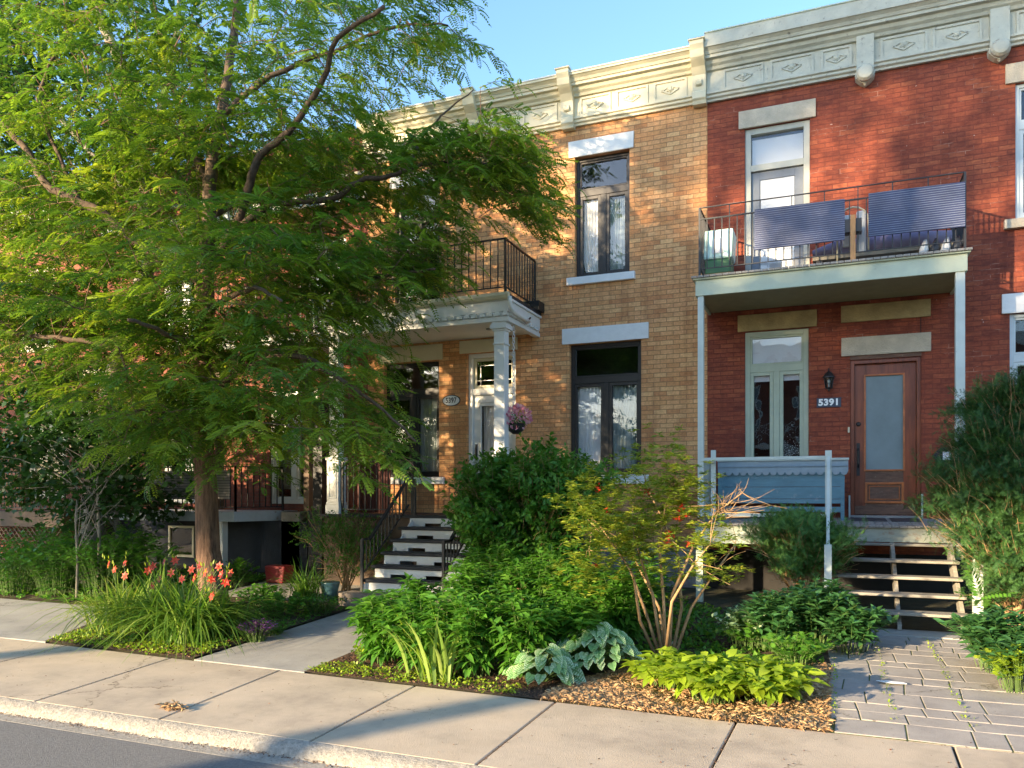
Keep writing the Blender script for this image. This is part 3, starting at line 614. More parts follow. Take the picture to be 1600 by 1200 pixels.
# dark seam of the infilled doorway above the lintel
MB().box(1.212,1.222,YW+.001,YW+.02,4.187,4.418).build('infill_joint',M['dark'],red)
ow=casement(red,-1.292,-.335,2.13,4.39,3.80,'oliveframe',ly=.04,fw=.11,label='olive framed casement window behind the blue bench')
MB().box(-1.19,-.44,YW+.115,YW+.12,3.86,4.29).build('blind',M['blind'],ow)
MB().box(-1.19,-.44,YW+.125,YW+.13,3.60,3.74).build('blind',M['blind'],ow)
rr=random.Random(3); db=MB()
for k in range(110):
    x=-.62+rr.gauss(0,.08); z=2.35+abs(rr.gauss(0,.17)); db.lathe((x,YW+.25+rr.uniform(0,.08),z),[(.001,-.006),(.006,0),(.001,.006)],5)
db.build('fairy_lights',M['letter'],ow)
casement(red,2.345,3.75,2.13,4.37,3.74,'palewin',ly=.05,label='pale blue framed ground floor window'); casement(red,2.415,3.4,5.70,7.64,7.05,'palewin',ly=.05,label='pale blue framed upper window')
# wooden front door
mb=MB(); fr(mb,.262,1.220,1.442,3.838,YW+.03,YW+.17,.055,.04); dfm=mb.build('door_frame',M['doorwood'],red,bevel=.004)
a,b=.32,1.162; yy=YW+.10; z0,z1=1.49,3.78; gx0,gx1=a+.155,b-.17; gz0,gz1=2.17,3.60
mb=MB(); mb.box(a,gx0,yy,yy+.045,z0,z1); mb.box(gx1,b,yy,yy+.045,z0,z1); mb.box(gx0,gx1,yy+.001,yy+.044,gz1,z1-.001)
fd=mb.build('door',M['doorwood'],red,bevel=.003,label='varnished wooden front door with frosted glass')
MB().box(gx0,gx1,yy+.002,yy+.043,z0+.001,gz0).box(a+.004,b-.004,yy-.003,yy+.0,z0,1.62).build('kick_panel',M['doorworn'],fd)
mm=MB(); fr(mm,gx0-.022,gx1+.022,gz0-.022,gz1+.022,yy-.015,yy-.0004,.026); fr(mm,gx0-.01,gx1+.01,1.66,1.98,yy-.018,yy+.001,.035); fr(mm,gx0+.045,gx1-.045,1.715,1.925,yy-.010,yy+.001,.015); mm.build('moulding',M['doorbright'],fd,bevel=.004)
MB().box(gx0,gx1,yy+.015,yy+.022,gz0,gz1).build('pane',M['frost'],fd)
MB().lathe((a+.055,yy-.001,2.87),[(.034,0),(.034,.02),(.02,.035)],14,ax=(0,-1,0)).build('lock',M['black'],fd)
MB().box(a+.03,a+.075,yy-.012,yy-.0004,2.08,2.58).tube([(a+.052,yy-.012,2.50),(a+.052,yy-.06,2.46),(a+.052,yy-.06,2.26),(a+.052,yy-.012,2.20)],.011,8).build('handle',M['black'],fd)
MB().box(.262,1.220,YW-.04,YW+.10,1.44,1.478).build('threshold',M['steel'],red)
MB().box(.235,.26,YW-.012,YW+.004,1.44,1.78).box(1.221,1.246,YW-.012,YW+.004,1.44,1.80).build('jamb_trim',M['sagegrey'],red)
MB().box(.225,.25,YW-.025,YW+.004,2.74,2.82).build('doorbell',M['cream'],red)
# balcony door
mb=MB(); fr(mb,-1.29,-.32,4.99,7.638,YW+.04,YW+.16,.09,.03); mb.box(-1.2,-.41,YW+.045,YW+.155,6.96,7.06); uf=mb.build('balcony_door_frame',M['greyframe'],red,bevel=.004)
mb=MB(); fr(mb,-1.198,-.412,5.02,6.955,YW+.09,YW+.13,.13,.10); bdr=mb.build('balcony_door',M['bluegrey'],red,bevel=.004); MB().box(-1.06,-.55,YW+.105,YW+.11,5.13,6.82).build('blind',M['blind'],bdr); pane(-1.067,-.543,5.12,6.825,YW+.098,bdr)
pane(-1.2,-.41,7.06,7.54,YW+.10,uf); MB().box(-1.19,-.42,YW+.15,YW+.155,7.07,7.5).build('blind',M['blind'],uf)
# ---- balcony of 5391 ----
BX0,BX1,BY=-1.86,1.635,11.67
bm=MB(); bm.box(BX0,BX1,BY,BY+.04,4.71,4.94); bm.box(BX0,BX0+.04,BY+.04,YW-.002,4.71,4.94); bm.box(BX1-.04,BX1,BY+.04,YW-.002,4.71,4.94)
balc=bm.build('balcony',M['sage'],red,bevel=.004)
sm=MB(); y=BY+.041
while y<YW-.05: sm.box(BX0+.041,BX1-.041,y,y+.086,4.735,4.75); y+=.09
sm.build('soffit',M['stone2'] if 0 else plain('olive_soffit_boards',(.26,.24,.14),.7,var=.1),balc,bevel=.004)
x=BX0-.05; dm=MB()
while x<BX1+.05: dm.box(x,min(x+.082,BX1+.06),BY-.07,YW-.003,4.962,4.992); x+=.09
dm.build('deck_boards',M['deckwood'],balc,bevel=.003); MB().box(BX0-.03,BX1+.03,BY-.04,YW-.003,4.941,4.961).build('deck_frame',M['sage'],balc)
MB().box(BX0+.03,BX0+.115,BY+.02,BY+.105,1.46,4.709).build('porch_post',M['sagegrey'],red,bevel=.004); MB().box(BX1-.135,BX1-.025,BY+.02,BY+.12,1.2,4.709).build('porch_post',M['sagegrey'],red,bevel=.004)
h=1.03; zb=4.995
baluster_rail(red,(BX0+.05,BY+.08,zb),(BX1-.02,BY+.08,zb),.86,.13,.105,name='balcony_railing',rs=.007,top=.016,post=(False,False))
rl=MB(); rl.bar((BX0+.05,BY+.08,zb+h),(BX1-.02,BY+.08,zb+h),.022,.012)
for i in range(9): x=BX0+.05+(BX1-BX0-.07)*i/8; rl.bar((x,BY+.08,zb+(.0 if i in(0,8) else .86)),(x,BY+.08,zb+h),.014 if i not in (0,8) else .03)
rl.build('top_rail',M['black'],balc)
for xx in (BX0+.05,BX1-.02): baluster_rail(red,(xx,BY+.1,zb),(xx,YW-.02,zb),h,.13,.105,name='balcony_railing',rs=.007,top=.018,post=(False,True))
# ---- porch deck and stairs of 5391 ----
DX0,DX1=-1.86,1.62; pm=MB(); x=DX0-.03
def dz(y): return 1.44-(13-y)*.045
while x<DX1:
    x1=min(x+.088,DX1); pm.add([(x,BY-.06,dz(BY-.06)-.03),(x1,BY-.06,dz(BY-.06)-.03),(x1,YW-.05,dz(YW)-.03),(x,YW-.05,dz(YW)-.03),(x,BY-.06,dz(BY-.06)),(x1,BY-.06,dz(BY-.06)),(x1,YW-.05,dz(YW)),(x,YW-.05,dz(YW))],[(0,3,2,1),(4,5,6,7),(0,1,5,4),(1,2,6,5),(2,3,7,6),(3,0,4,7)]); x+=.094
deck=pm.build('porch_deck',M['deckwood'],red,bevel=.003)
zf=dz(BY)-.035
MB().box(DX0,-.02,BY,BY+.04,zf-.26,zf).build('fascia',M['sage'],deck); MB().box(-.018,DX1,BY-.02,BY+.04,zf-.19,zf).build('fascia',M['peelwood'],deck,label='peeling green fascia board above the stairs')
MB().box(DX0,DX0+.04,BY+.041,YW-.05,zf-.26,zf).box(DX1-.04,DX1,BY+.041,YW-.05,zf-.26,zf).build('side_boards',M['sage'],deck)
for xx in (DX0,-.12): MB().box(xx,xx+.1,BY+.05,BY+.15,.2,zf-.26).build('deck_post',M['sage'],deck)
stair2=MB(); T0=zf-.19
for sx in (.03,.72,1.40):
    pts=[(BY-.01,T0-.02),(BY-.01,T0-.20),(10.38,.19),(10.30,.19),(10.27,.26)]
    stair2.prism([(11.66,T0+.0),(11.66,T0-.22),(10.42,.19),(10.30,.19),(10.30,.25),(11.52,T0-.02)][::-1],'x',sx,sx+.045)
    for i in range(1,5): z=T0-.185*i; y=BY-.02-.28*i; stair2.box(sx+.001,sx+.044,y-.03,y+.02,z-.20,z-.036)
stair2=stair2.build('porch_stairs',M['treadwood'],red)
for i in range(5):
    z=T0-.01-.185*i; y=BY-.04-.28*i; sxx=(.0-.02*i,1.47+.0*i)
    MB().box(-.02,1.47,y-.26 if i else y-.10,y,z-.036,z).build('tread',M['treadwood'],stair2,bevel=.008)
# newel posts and rails
def sp(x,y,z0,z1,w=.085): return MB().box(x-w/2,x+w/2,y-w/2,y+w/2,z0,z1)
NZ=2.40
nm=sp(-.045,BY-.05,.95,NZ).bar((-.045,BY-.05,NZ-.10),(-.045,10.35,1.12),.04,.09); nm=nm.build('newel_post',M['sagegrey'],red,bevel=.004)
sp(-.045,10.35,.2,1.18).build('newel_post',M['sagegrey'],red,bevel=.004)
sp(1.53,BY-.05,.95,NZ).bar((1.53,BY-.05,NZ-.06),(1.53,10.35,1.06),.04,.09).build('newel_post',M['sagegrey'],red,bevel=.004); sp(1.56,10.40,.2,1.20,.1).build('newel_post',M['sagegrey'],red,bevel=.004)
pr=MB(); pr.bar((DX0+.1,BY+.05,NZ-.09),(-.09,BY+.05,NZ-.09),.07,.045); pr.bar((DX0+.15,BY+.05,1.50),(-.09,BY+.05,1.50),.05,.05); pr.bar((DX0+.07,BY+.1,NZ-.09),(DX0+.07,YW-.01,NZ-.09),.07,.045); pr.bar((DX0+.07,BY+.1,1.5),(DX0+.07,YW-.01,1.5),.05,.05)
pr.box(DX0+.20,DX0+.27,BY+.16,BY+.20,1.42,NZ+.05)
pr=pr.build('porch_railing',M['sagegrey'],red,bevel=.003)
for i in range(9): y=BY+.2+i*.125; MB().box(DX0+.055,DX0+.085,y,y+.09,1.52,NZ-.11).build('baluster',M['sagegrey'],pr)
# ======= things on the porch and balcony of 5391 =======
# bench
BXa,BXb=WX(1121,12.35),WX(1322,12.35); bt=dz(12.4)
bench=thing('bench','weathered blue wooden bench with scalloped valance along its back, on the red house porch','bench',((BXa+BXb)/2,12.45,bt))
zt=2.33; mb=MB().box(BXa+.03,BXb-.05,12.42,12.44,zt-.42,zt-.20); mb.box(BXa+.03,BXb-.05,12.421,12.439,zt-.60,zt-.425); mb.box(BXa+.03,BXb-.05,12.42,12.44,zt-.67,zt-.605); mb.build('back_panel',M['bench'],bench,bevel=.003)
v=MB(); n=17; x0,x1=BXa,BXb+.03; wd=(x1-x0)/n; pts=[(x0,zt-.03)]; 
low=[]
for i in range(n):
    for k in range(7):
        a=math.pi*k/6; low.append((x0+wd*(i+.5)-wd*.42*math.cos(a),zt-.205-.045*math.sin(a)))
poly=[(x0,zt-.03)]+[(x0,zt-.19)]+low+[(x1,zt-.19),(x1,zt-.03)]
v.prism(poly,'y',12.385,12.405); v.box(x0,x1,12.37,12.384,zt-.12,zt-.115); v.build('valance',M['benchl'],bench)
MB().box(x0-.01,x1+.01,12.36,12.47,zt-.03,zt).build('top_board',M['sagegrey'],bench,bevel=.004)
MB().box(x0+.02,x1-.05,12.46,12.88,bt+.42,bt+.45).build('seat',M['bench'],bench,bevel=.004)
for xx in (BXa,BXb-.07):
    MB().box(xx,xx+.05,12.41,12.47,bt,zt-.031).build('leg',M['bench'],bench); MB().box(xx,xx+.05,12.82,12.88,bt,bt+.42).build('leg',M['bench'],bench)
    MB().box(xx-.005,xx+.055,12.471,12.88,bt+.62,bt+.65).box(xx,xx+.05,12.82,12.87,bt+.451,bt+.62).build('armrest',M['bench'],bench)
MB().box(BXa+.05,BXb-.07,12.42,12.44,bt+.12,bt+.20).build('stretcher',M['bench'],bench)
# door mats
for i,(xa,xb,lb) in enumerate([(WX(1330,12.6),WX(1384,12.6),'dark door mat on the grey deck, below the lock side of the wooden door'),(WX(1391,12.6),WX(1436,12.6),'dark door mat on the grey deck, right of the other mat')]):
    y0,y1=12.28,12.86; o=MB().add([(xa,y0,dz(y0)+.003),(xb,y0,dz(y0)+.003),(xb,y1,dz(y1)+.003),(xa,y1,dz(y1)+.003),(xa,y0,dz(y0)+.014),(xb,y0,dz(y0)+.014),(xb,y1,dz(y1)+.014),(xa,y1,dz(y1)+.014)],[(0,3,2,1),(4,5,6,7),(0,1,5,4),(1,2,6,5),(2,3,7,6),(3,0,4,7)]).build('door_mat',M['pvc']); tag(o,lb,'door mat','door mats at the wooden door')
# text
def text(name,s,size,loc,parent,mat,extr=.003,bold=.0,sx=1.0):
    cu=bpy.data.curves.new(name,'FONT'); cu.body=s; cu.size=size; cu.extrude=extr; cu.offset=bold; cu.align_x='CENTER'; cu.align_y='CENTER'; cu.space_character=1.08
    t=bpy.data.objects.new(name+'_c',cu); COL.objects.link(t); dg=bpy.context.evaluated_depsgraph_get(); me=bpy.data.meshes.new_from_object(t.evaluated_get(dg)); bpy.data.objects.remove(t)
    me.name=name
    for v_ in me.vertices: x,y,z=v_.co; v_.co=(loc[0]+x*sx,loc[1]-z,loc[2]+y)
    me.materials.clear(); return link(name,me,parent,mat)
x,z=W(1295,629); pq=thing('number_plaque','slate blue rectangular plaque with white numerals 5391 on red brick','number plaque',(x,13,z))
mb=MB().box(x-.175,x+.175,YW-.014,YW+.003,z-.072,z+.072); mb.build('plate',M['plaque'],pq,bevel=.003)
tx=text('numerals','5391',.135,(x,YW-.016,z),pq,M['letter'],.002,.006,1.05)
x,z=W(705.5,626); ov=thing('number_plaque','white oval plaque with black rim reading 5397 on tan brick','number plaque',(x,13,z))
def oval(rx,rz,y0,y1):
    return MB().prism([(x+rx*math.cos(2*math.pi*k/32),z+rz*math.sin(2*math.pi*k/32)) for k in range(32)],'y',y0,y1)
oval(.185,.105,YW-.014,YW+.002).build('rim',M['ink'],ov); oval(.168,.09,YW-.019,YW-.0145).build('plate',M['letter'],ov); text('numerals','5397',.135,(x,YW-.021,z),ov,M['ink'],.002,.002,.78)
# wall lantern
x,z=W(1295,598); la=thing('wall_lantern','black wall lantern with glass panes above the 5391 plaque','lantern',(x,13,z)); y=12.88
MB().box(x-.035,x+.035,YW-.02,YW+.004,z-.02,z+.17).tube([(x,YW-.02,z+.12),(x,y+.02,z+.20),(x,y,z+.14)],.010,8).build('bracket',M['black'],la)
MB().lathe((x,y,z),[(.012,.16),(.03,.145),(.05,.13),(.085,.075),(.088,.06),(.07,.055)][::-1],12).build('cap',M['black'],la)
MB().lathe((x,y,z),[(.002,-.15),(.02,-.13),(.02,-.115),(.055,-.10),(.06,-.088)],12).build('base',M['black'],la)
MB().lathe((x,y,z),[(.045,-.09),(.068,.056)],12).build('glass',M['glass'],la); MB().lathe((x,y,z),[(.012,-.085),(.012,-.03),(.022,-.01),(.022,.02),(.004,.035)],10).build('bulb',M['frost'],la)
cg=MB()
for k in range(6): a=k*math.pi/3; cg.bar((x+.047*math.cos(a),y+.047*math.sin(a),z-.09),(x+.071*math.cos(a),y+.071*math.sin(a),z+.056),.008)
cg.build('cage',M['black'],la)
# mailbox
x,z=W(1475,709,12.9); mx=thing('mailbox','small black wall mailbox with a white label right of the wooden door','mailbox',(x,12.95,z-.1))
MB().prism([(x-.10,z-.12),(x+.09,z-.12),(x+.09,z+.03),(x+.02,z+.10),(x-.06,z+.08),(x-.14,z-.02)],'y',12.86,YW+.003).build('box',M['black'],mx,bevel=.006); MB().box(x-.02,x+.08,12.853,12.8595,z-.09,z+.03).build('label_card',M['blind'],mx)
# slatted screens tied to the balcony rail
yb=BY+.055
def scr(px0,px1,pt0,pt1,pb0,pb1,lab):
    y=yb-.03; p=[W(px0,pb0,y),W(px1,pb1,y),W(px1,pt1,y),W(px0,pt0,y)]
    o=MB().prism(p,'y',y-.012,y+.012); o=o.build('slatted_screen',M['screen'],None); tag(o,lab,'screen','navy slatted screens on the balcony railing'); return o
scr(1179,1320,328,311,391,375,'navy slatted screen in front of the balcony door'); scr(1357,1508,303,284,370,354,'navy slatted screen at the right corner of the balcony rail')
# mint box
x,z=W(1125,388,12.3); zf2=4.995; mi=thing('storage_box','mint and white plastic box with green base behind the left end of the balcony rail','box',(x,12.2,zf2))
MB().box(x-.19,x+.19,12.05,12.45,zf2+.12,zf2+.34).build('base',M['green'],mi,bevel=.02); MB().prism([(x-.21,zf2+.342),(x+.21,zf2+.342),(x+.23,zf2+.78),(x-.20,zf2+.78)],'y',12.03,12.47).build('cover',M['mint'],mi,bevel=.03); MB().box(x-.08,x+.09,12.018,12.028,zf2+.42,zf2+.64).build('front_label',M['blind'],mi); MB().box(x-.2,x+.2,12.0,12.5,zf2,zf2+.115).build('stand',M['timber'],mi)
# wooden post with box and arched tube, cushions
x=WX(1333,BY+.02); bp=thing('timber_post','raw timber post with a dark box near its top at the gap between balcony screens','post',(x,BY+.02,4.96))
MB().box(x-.035,x+.03,BY-.01,BY+.03,4.96,5.62).build('post',M['timber'],bp); MB().box(x-.12,x+.11,BY+.031,BY+.2,5.40,5.58).build('box',M['darkbrown'],bp)
x=WX(1335,11.9); arch=MB().tube([(x-.22,11.95,5.0),(x-.22,11.95,5.62)]+[(x-.22+.2*(1-math.cos(a)),11.95,5.62+.2*math.sin(a)) for a in [k*math.pi/8 for k in range(1,8)]]+[(x+.18,11.95,5.62),(x+.18,11.95,5.2)],.012,8).build('plant_hoop',M['cream'],None,smooth=True); tag(arch,'cream bent tube hoop rising behind the balcony rail between the navy screens','hoop')
wb=MB().box(x-.15,x-.02,12.0,12.1,5.3,5.74).box(x+.03,x+.15,12.0,12.08,5.2,5.78).build('folded_parasol',M['letter'],None,bevel=.02); tag(wb,'white wrapped bundle standing in the gap between the two navy screens','bundle')
x0,x1=WX(1270,12.2),WX(1500,12.2)
so_=MB().tube([(x0,12.25,5.30),(x0+.3,12.22,5.33),(x1-.5,12.22,5.34),(x1-.1,12.25,5.36)],[.06,.12,.12,.07],10).build('rolled_cushion',M['lav'],None,smooth=True); tag(so_,'long lavender rolled cushion lying on the balcony bench','cushion')
pl=thing('plank_bench','low dark plank bench on the balcony floor under the lavender cushion','bench',((x0+x1)/2,12.2,4.995))
MB().box(x0,x1-.05,12.0,12.4,5.14,5.19).build('seat',M['treadwood'],pl)
for xx in (x0+.05,x1-.2): MB().box(xx,xx+.08,12.02,12.38,4.995,5.139).build('leg',M['darkbrown'],pl)
for k in range(4):
    xx=WX(1440+k*17,11.95); 
    o=MB().tube([(xx,11.95,5.02),(xx+.03,11.95,5.12),(xx+.05,11.98,5.26)],[.05,.06,.02],7).build('bottle',M['letter'] if k%2==0 else M['pvc'],None,smooth=True); tag(o,['white bottle on the balcony floor, first from the left under the right screen','dark bottle on the balcony floor beside the first white bottle','white bottle on the balcony floor between two dark bottles','dark bottle on the balcony floor nearest the right rail corner'][k],'bottle','bottles on the balcony floor')
# ======= hanging basket & chain at 5397 =======
hx,hz=W(806,662,11.9); hb=thing('hanging_basket','dark hanging basket of pink flowers on a pale chain under the tan house porch roof','hanging basket',(hx,11.9,hz-.1))
MB().lathe((hx,11.9,hz-.17),[(.05,0),(.13,.06),(.16,.16),(.165,.17)],16).build('pot',M['pot'],hb)
ch=MB(); z=hz+.12; top=4.57; cx,cy=hx-.04,11.9; i=0
while z<top:
    r=.022; pts=[(cx+(r*math.cos(a) if i%2 else 0),cy+(0 if i%2 else r*math.cos(a)),z+.02+.03*math.sin(a)) for a in [k*math.pi/4 for k in range(9)]]; ch.tube(pts,.006,5,False); z+=.048; i+=1
for a in (0,2.1,4.2): ch.tube([(cx,cy,hz+.13),(hx+.15*math.cos(a),11.9+.15*math.sin(a),hz)],.004,4)
ch.build('chain',M['blind'],hb)
# ======= bins, hose, crate in front of the tan house =======
for i,(px,lb,yy) in enumerate([(835,'dark grey ribbed refuse bin, left one behind the hose',12.2),(893,'dark grey refuse bin, right one behind the hose',12.1)]):
    x=WX(px,yy); b=thing('refuse_bin',lb,'bin',(x,yy,.25),'refuse bins against the foundation')
    MB().prism([(x-.24,.25),(x+.24,.25),(x+.29,1.05),(x-.29,1.05)],'y',yy-.25,yy+.25).build('bin_body',M['pvc'],b,bevel=.03); MB().box(x-.31,x+.31,yy-.28,yy+.28,1.055,1.12).build('lid',M['pvc'],b,bevel=.03)
x=WX(858,11.7); hs=MB()
for k in range(5):
    r=.17-.012*k; hs.tube([(x+r*math.cos(a),11.8-.03*k,.95+r*1.5*math.sin(a)) for a in [j*math.pi/10 for j in range(21)]],.012,6,False)
o=hs.build('garden_hose',M['hose'],None,smooth=True); tag(o,'coiled dark green garden hose between the refuse bins','hose')
x,yy=WX(437,11.4),11.4; cr=MB(); cr.prism([(x-.18,.22),(x+.18,.22),(x+.22,.52),(x-.22,.52)],'y',yy-.15,yy+.15); o=cr.build('crate',M['redp'],None,bevel=.02); tag(o,'small red plastic crate on the path left of the porch','crate')
# paper scrap
px_,py_=G(1388,1070); o=MB().prism([(px_-.1,py_+.02),(px_-.02,py_-.04),(px_+.15,py_-.02),(px_+.13,py_+.03),(px_,py_+.05)],'z',g(py_)+.024,g(py_)+.028).build('paper_scrap',M['letter']); tag(o,'crumpled white paper scrap lying on the paving stones','paper')
# ======= neighbour house C (red, left) =======
hc=thing('brick_house','red brick house with white framed bay window and balcony, mostly hidden behind the locust tree','house',(-12,13,0))
XC=-15.4; mb=MB()
HC=[(WX(478),WX(541),4.9,6.8),(-10.6,-9.6,1.6,3.9),(-13.6,-12.2,1.6,3.9),(-13.6,-12.4,5.0,7.2),(-10.4-.9,-10.4+.0,5.0,6.9)]
HC=[(WX(480),WX(541),4.9,6.85),(-10.7,-9.5,1.6,3.9),(-13.6,-12.2,1.6,3.9),(-13.6,-12.4,5.0,7.2)]
wall_holes(mb,XC,XL,0,8.55,HC); mb.build('wall',M['rbrick2'],hc); body(hc,XC,XL,8.9,'dark')
for a,b,c,d in HC:
    o=casement(hc,a,b,c,d,c+(d-c)*.72,'white',ly=.03,fw=.13); MB().box(a+.1,b-.1,YW+.2,YW+.21,c+.3,d-.1).build('blind',M['curtainb'],o)
MB().box(XC,XL-.01,YW-.06,YW-.002,7.55,7.80).build('belt_course',M['white'],hc)
MB().box(XC,XL-.01,YW-.08,YW+.32,8.551,8.80).build('parapet',M['rbrick2'],hc); MB().box(XC,XL-.01,YW-.14,YW+.36,8.801,8.87).build('coping',M['stone'],hc)
MB().box(XC,XL-.01,YW-.10,YW-.002,8.0,8.06).build('string_course',M['stone'],hc)
baluster_rail(hc,(-11.6,12.9,8.12),(-9.3,12.9,8.12),.40,.02,.09,name='parapet_railing')
# balcony
MB().box(-11.2,-8.9,11.9,YW-.002,4.6,4.8).build('balcony',M['white'],hc); baluster_rail(hc,(-11.2,11.95,4.8),(-8.9,11.95,4.8),.95,name='balcony_railing'); baluster_rail(hc,(-8.9,11.95,4.8),(-8.9,12.95,4.8),.95,name='balcony_railing',post=(False,False))
for xx in (-11.1,-9.0): MB().box(xx-.06,xx+.06,11.95,12.07,1.5,4.6).build('porch_post',M['brownp'],hc)
xa,xb=WX(225,11.6),WX(365,11.6); xc2=WX(450,12.7)
MB().prism([(xa-1.0,11.6),(xb,11.6),(xc2,12.6),(xc2,YW-.002),(xa-1.0,YW-.002)],'z',1.28,1.47).build('porch_deck',plain('blue_white_fascia',(.42,.47,.52),.6,dirt=((.25,.2,.16),6,.58)),hc)
baluster_rail(hc,(xa-.95,11.65,1.47),(xb,11.65,1.47),.85,name='porch_railing'); baluster_rail(hc,(xb,11.65,1.47),(xc2-.05,12.6,1.47),.85,name='porch_railing')
th=MB(); y=11.60
th.box(xa-.2,xb-.1,y,y+.02,1.70,2.25); th.build('striped_blanket',M['throw'],None); tag(bpy.data.objects['striped_blanket'],'striped grey blanket hung over the neighbour porch railing behind the tree trunk','blanket')
MB().box(WX(150,12.9),WX(345,12.9),12.9,12.99,0,1.275).box(WX(345,12.3),WX(480,12.3),12.3,12.4,0,1.275).build('basement_wall',M['navywall'],hc); MB().box(WX(338,11.7),WX(350,11.7),11.66,11.8,.1,1.279).build('pier',M['white'],hc)  # left stretch is a dark panel added over the brick as shade
a,b=WX(266,12.9),WX(306,12.9); wo=MB(); fr(wo,a,b,.45,1.12,12.84,12.899,.05); wo=wo.build('basement_window',M['cream'],hc); pane(a+.05,b-.05,.5,1.07,12.87,wo)
# end wall / plinth between houses
MB().box(WX(450,12.5),WX(478,12.5),12.3,YW-.01,0,1.45).build('side_pier',plain('grey_rendered_plinth',(.30,.27,.23),.9,var=.2,bumpd=.01),hc); MB().box(WX(480,12.3),WX(502,12.3),12.32,12.9,.1,3.6).build('side_door',M['black'],hc)
# ======= neighbour house D (far left) =======
hd=thing('brick_house','far left brick house with brown porch deck and pale yellow window frames','house',(-19,13,0))
mb=MB(); HD=[(WX(118),WX(168),2.9,4.7),(-17.9,-16.6,1.7,3.9),(-18.2,-17,5.2,7.2)]
wall_holes(mb,-24,XC-.01,0,8.6,HD); mb.build('wall',M['rbrick2'],hd); body(hd,-24,XC-.01,8.9,'dark')
for a,b,c,d in HD: o=casement(hd,a,b,c,d,c+(d-c)*.7,'cream',ly=.03,fw=.16); MB().box(a+.1,b-.1,YW+.2,YW+.21,c+.3,d-.1).build('blind',M['curtainb'],o)
MB().box(-24,XC-.01,YW-.1,YW-.002,8.2,8.7).build('cornice',M['cornice_old'],hd)
x1=WX(100,11.6); MB().box(-22,x1,11.6,YW-.002,1.10,1.42).build('porch_deck',M['brownp'],hd); baluster_rail(hd,(-21,11.66,1.42),(x1-.05,11.66,1.42),.85,name='porch_railing')
lt=MB()
for i in range(60):
    x=-21+i*.14
    for s in (-1,1):
        xe=x+s*.9
        if -21.2<min(x,xe) and max(x,xe)<x1: lt.bar((x,11.7+.01*s,.2),(xe,11.7+.01*s,1.1),.025,.008,up=(0,1,0))
lt.build('lattice',M['brownp'],hd)
MB().box(WX(5,12.9),WX(34,12.9),12.88,YW-.001,1.42,3.6).build('side_panel',plain('orange_wood',(.30,.09,.03),.6),hd)
# ======= opposite side of the street (seen in window reflections) =======
oh=thing('brick_house','house across the street with a white arched balcony, seen only as a reflection','house',(4,-14,0))
MB().box(-5.5,16,-24,-15,0,8.5).build('wall',M['rbrick2'],oh); MB().box(-5.6,16.1,-24,-14.8,8.5,9.1).build('cornice',M['white'],oh)
for i in range(7):
    x=-4.6+i*3; 
    for z in (1.6,5.2): w_=MB().box(x,x+1.1,-14.99,-14.95,z,z+2).build('window',M['white'],oh); MB().box(x+.1,x+1.0,-14.949,-14.94,z+.1,z+1.9).build('pane',M['frost'],w_)
MB().box(-5,10,-15,-13.3,3.9,4.2).build('balcony',M['white'],oh)
ab=MB(); x=-5
while x<10:
    ab.box(x,x+.05,-13.36,-13.3,4.2,5.1); ab.tube([(x+.3+.25*math.cos(a),-13.33,4.75+.25*math.sin(a)) for a in [k*math.pi/8 for k in range(9)]],.02,5); x+=.6
ab.box(-5,10,-13.38,-13.28,5.1,5.18); ab.build('balcony_railing',M['white'],oh)
for x in (-4.9,-1,3,7): MB().box(x,x+.12,-13.45,-13.33,0,3.9).build('porch_post',M['white'],oh)
# =================== FOLIAGE ===================
def nrm(a): return a/np.maximum(np.linalg.norm(a,axis=-1,keepdims=True),1e-9)
class Leaves:
    def __init__(s): s.V=[];s.F=[];s.T=[];s.E=[];s.n=0
    def inst(s,tpl,O,D,Nn,S,tint=None,W=None):
        V0,F0=tpl[0],tpl[1]; O=np.asarray(O,float); n=len(O)
        if n==0: return
        y=nrm(np.asarray(D,float)); x=nrm(np.cross(y,np.asarray(Nn,float))+1e-6); z=np.cross(x,y)
        S=np.broadcast_to(np.asarray(S,float),(n,)); Wd=S if W is None else np.broadcast_to(np.asarray(W,float),(n,))
        P=O[:,None,:]+V0[None,:,0,None]*x[:,None,:]*Wd[:,None,None]+V0[None,:,1,None]*y[:,None,:]*S[:,None,None]+V0[None,:,2,None]*z[:,None,:]*S[:,None,None]
        m=len(V0); s.V.append(P.reshape(-1,3)); s.F.append((F0[None]+(np.arange(n)*m)[:,None,None]+s.n).reshape(-1,3)); s.n+=n*m
        t=NR.random(n) if tint is None else np.clip(np.asarray(tint,float)+NR.normal(0,.10,n),0,1)
        s.T.append(np.repeat(t,m)); s.E.append(np.tile(tpl[2],n) if len(tpl)>2 else np.zeros(n*m))
    def build(s,name,mat,parent,kind=None,extra=False):
        V=np.concatenate(s.V);F=np.concatenate(s.F).astype(np.int32);T=np.concatenate(s.T)
        if parent is not None: V=V-np.array(worldloc(parent))
        me=bpy.data.meshes.new(name); me.vertices.add(len(V)); me.vertices.foreach_set('co',V.astype(np.float32).ravel())
        me.loops.add(F.size); me.loops.foreach_set('vertex_index',F.ravel()); me.polygons.add(len(F)); me.polygons.foreach_set('loop_start',np.arange(0,F.size,3,dtype=np.int32))
        a=me.attributes.new('tint','FLOAT','POINT'); a.data.foreach_set('value',T.astype(np.float32))
        if extra: a=me.attributes.new('vein','FLOAT','POINT'); a.data.foreach_set('value',np.concatenate(s.E).astype(np.float32))
        me.update(); me.validate()
        o=bpy.data.objects.new(name,me); COL.objects.link(o); me.materials.append(M[mat])
        if parent is not None:o.parent=parent
        if kind:o['kind']=kind
        return o
A=lambda *a: np.array(a,float)
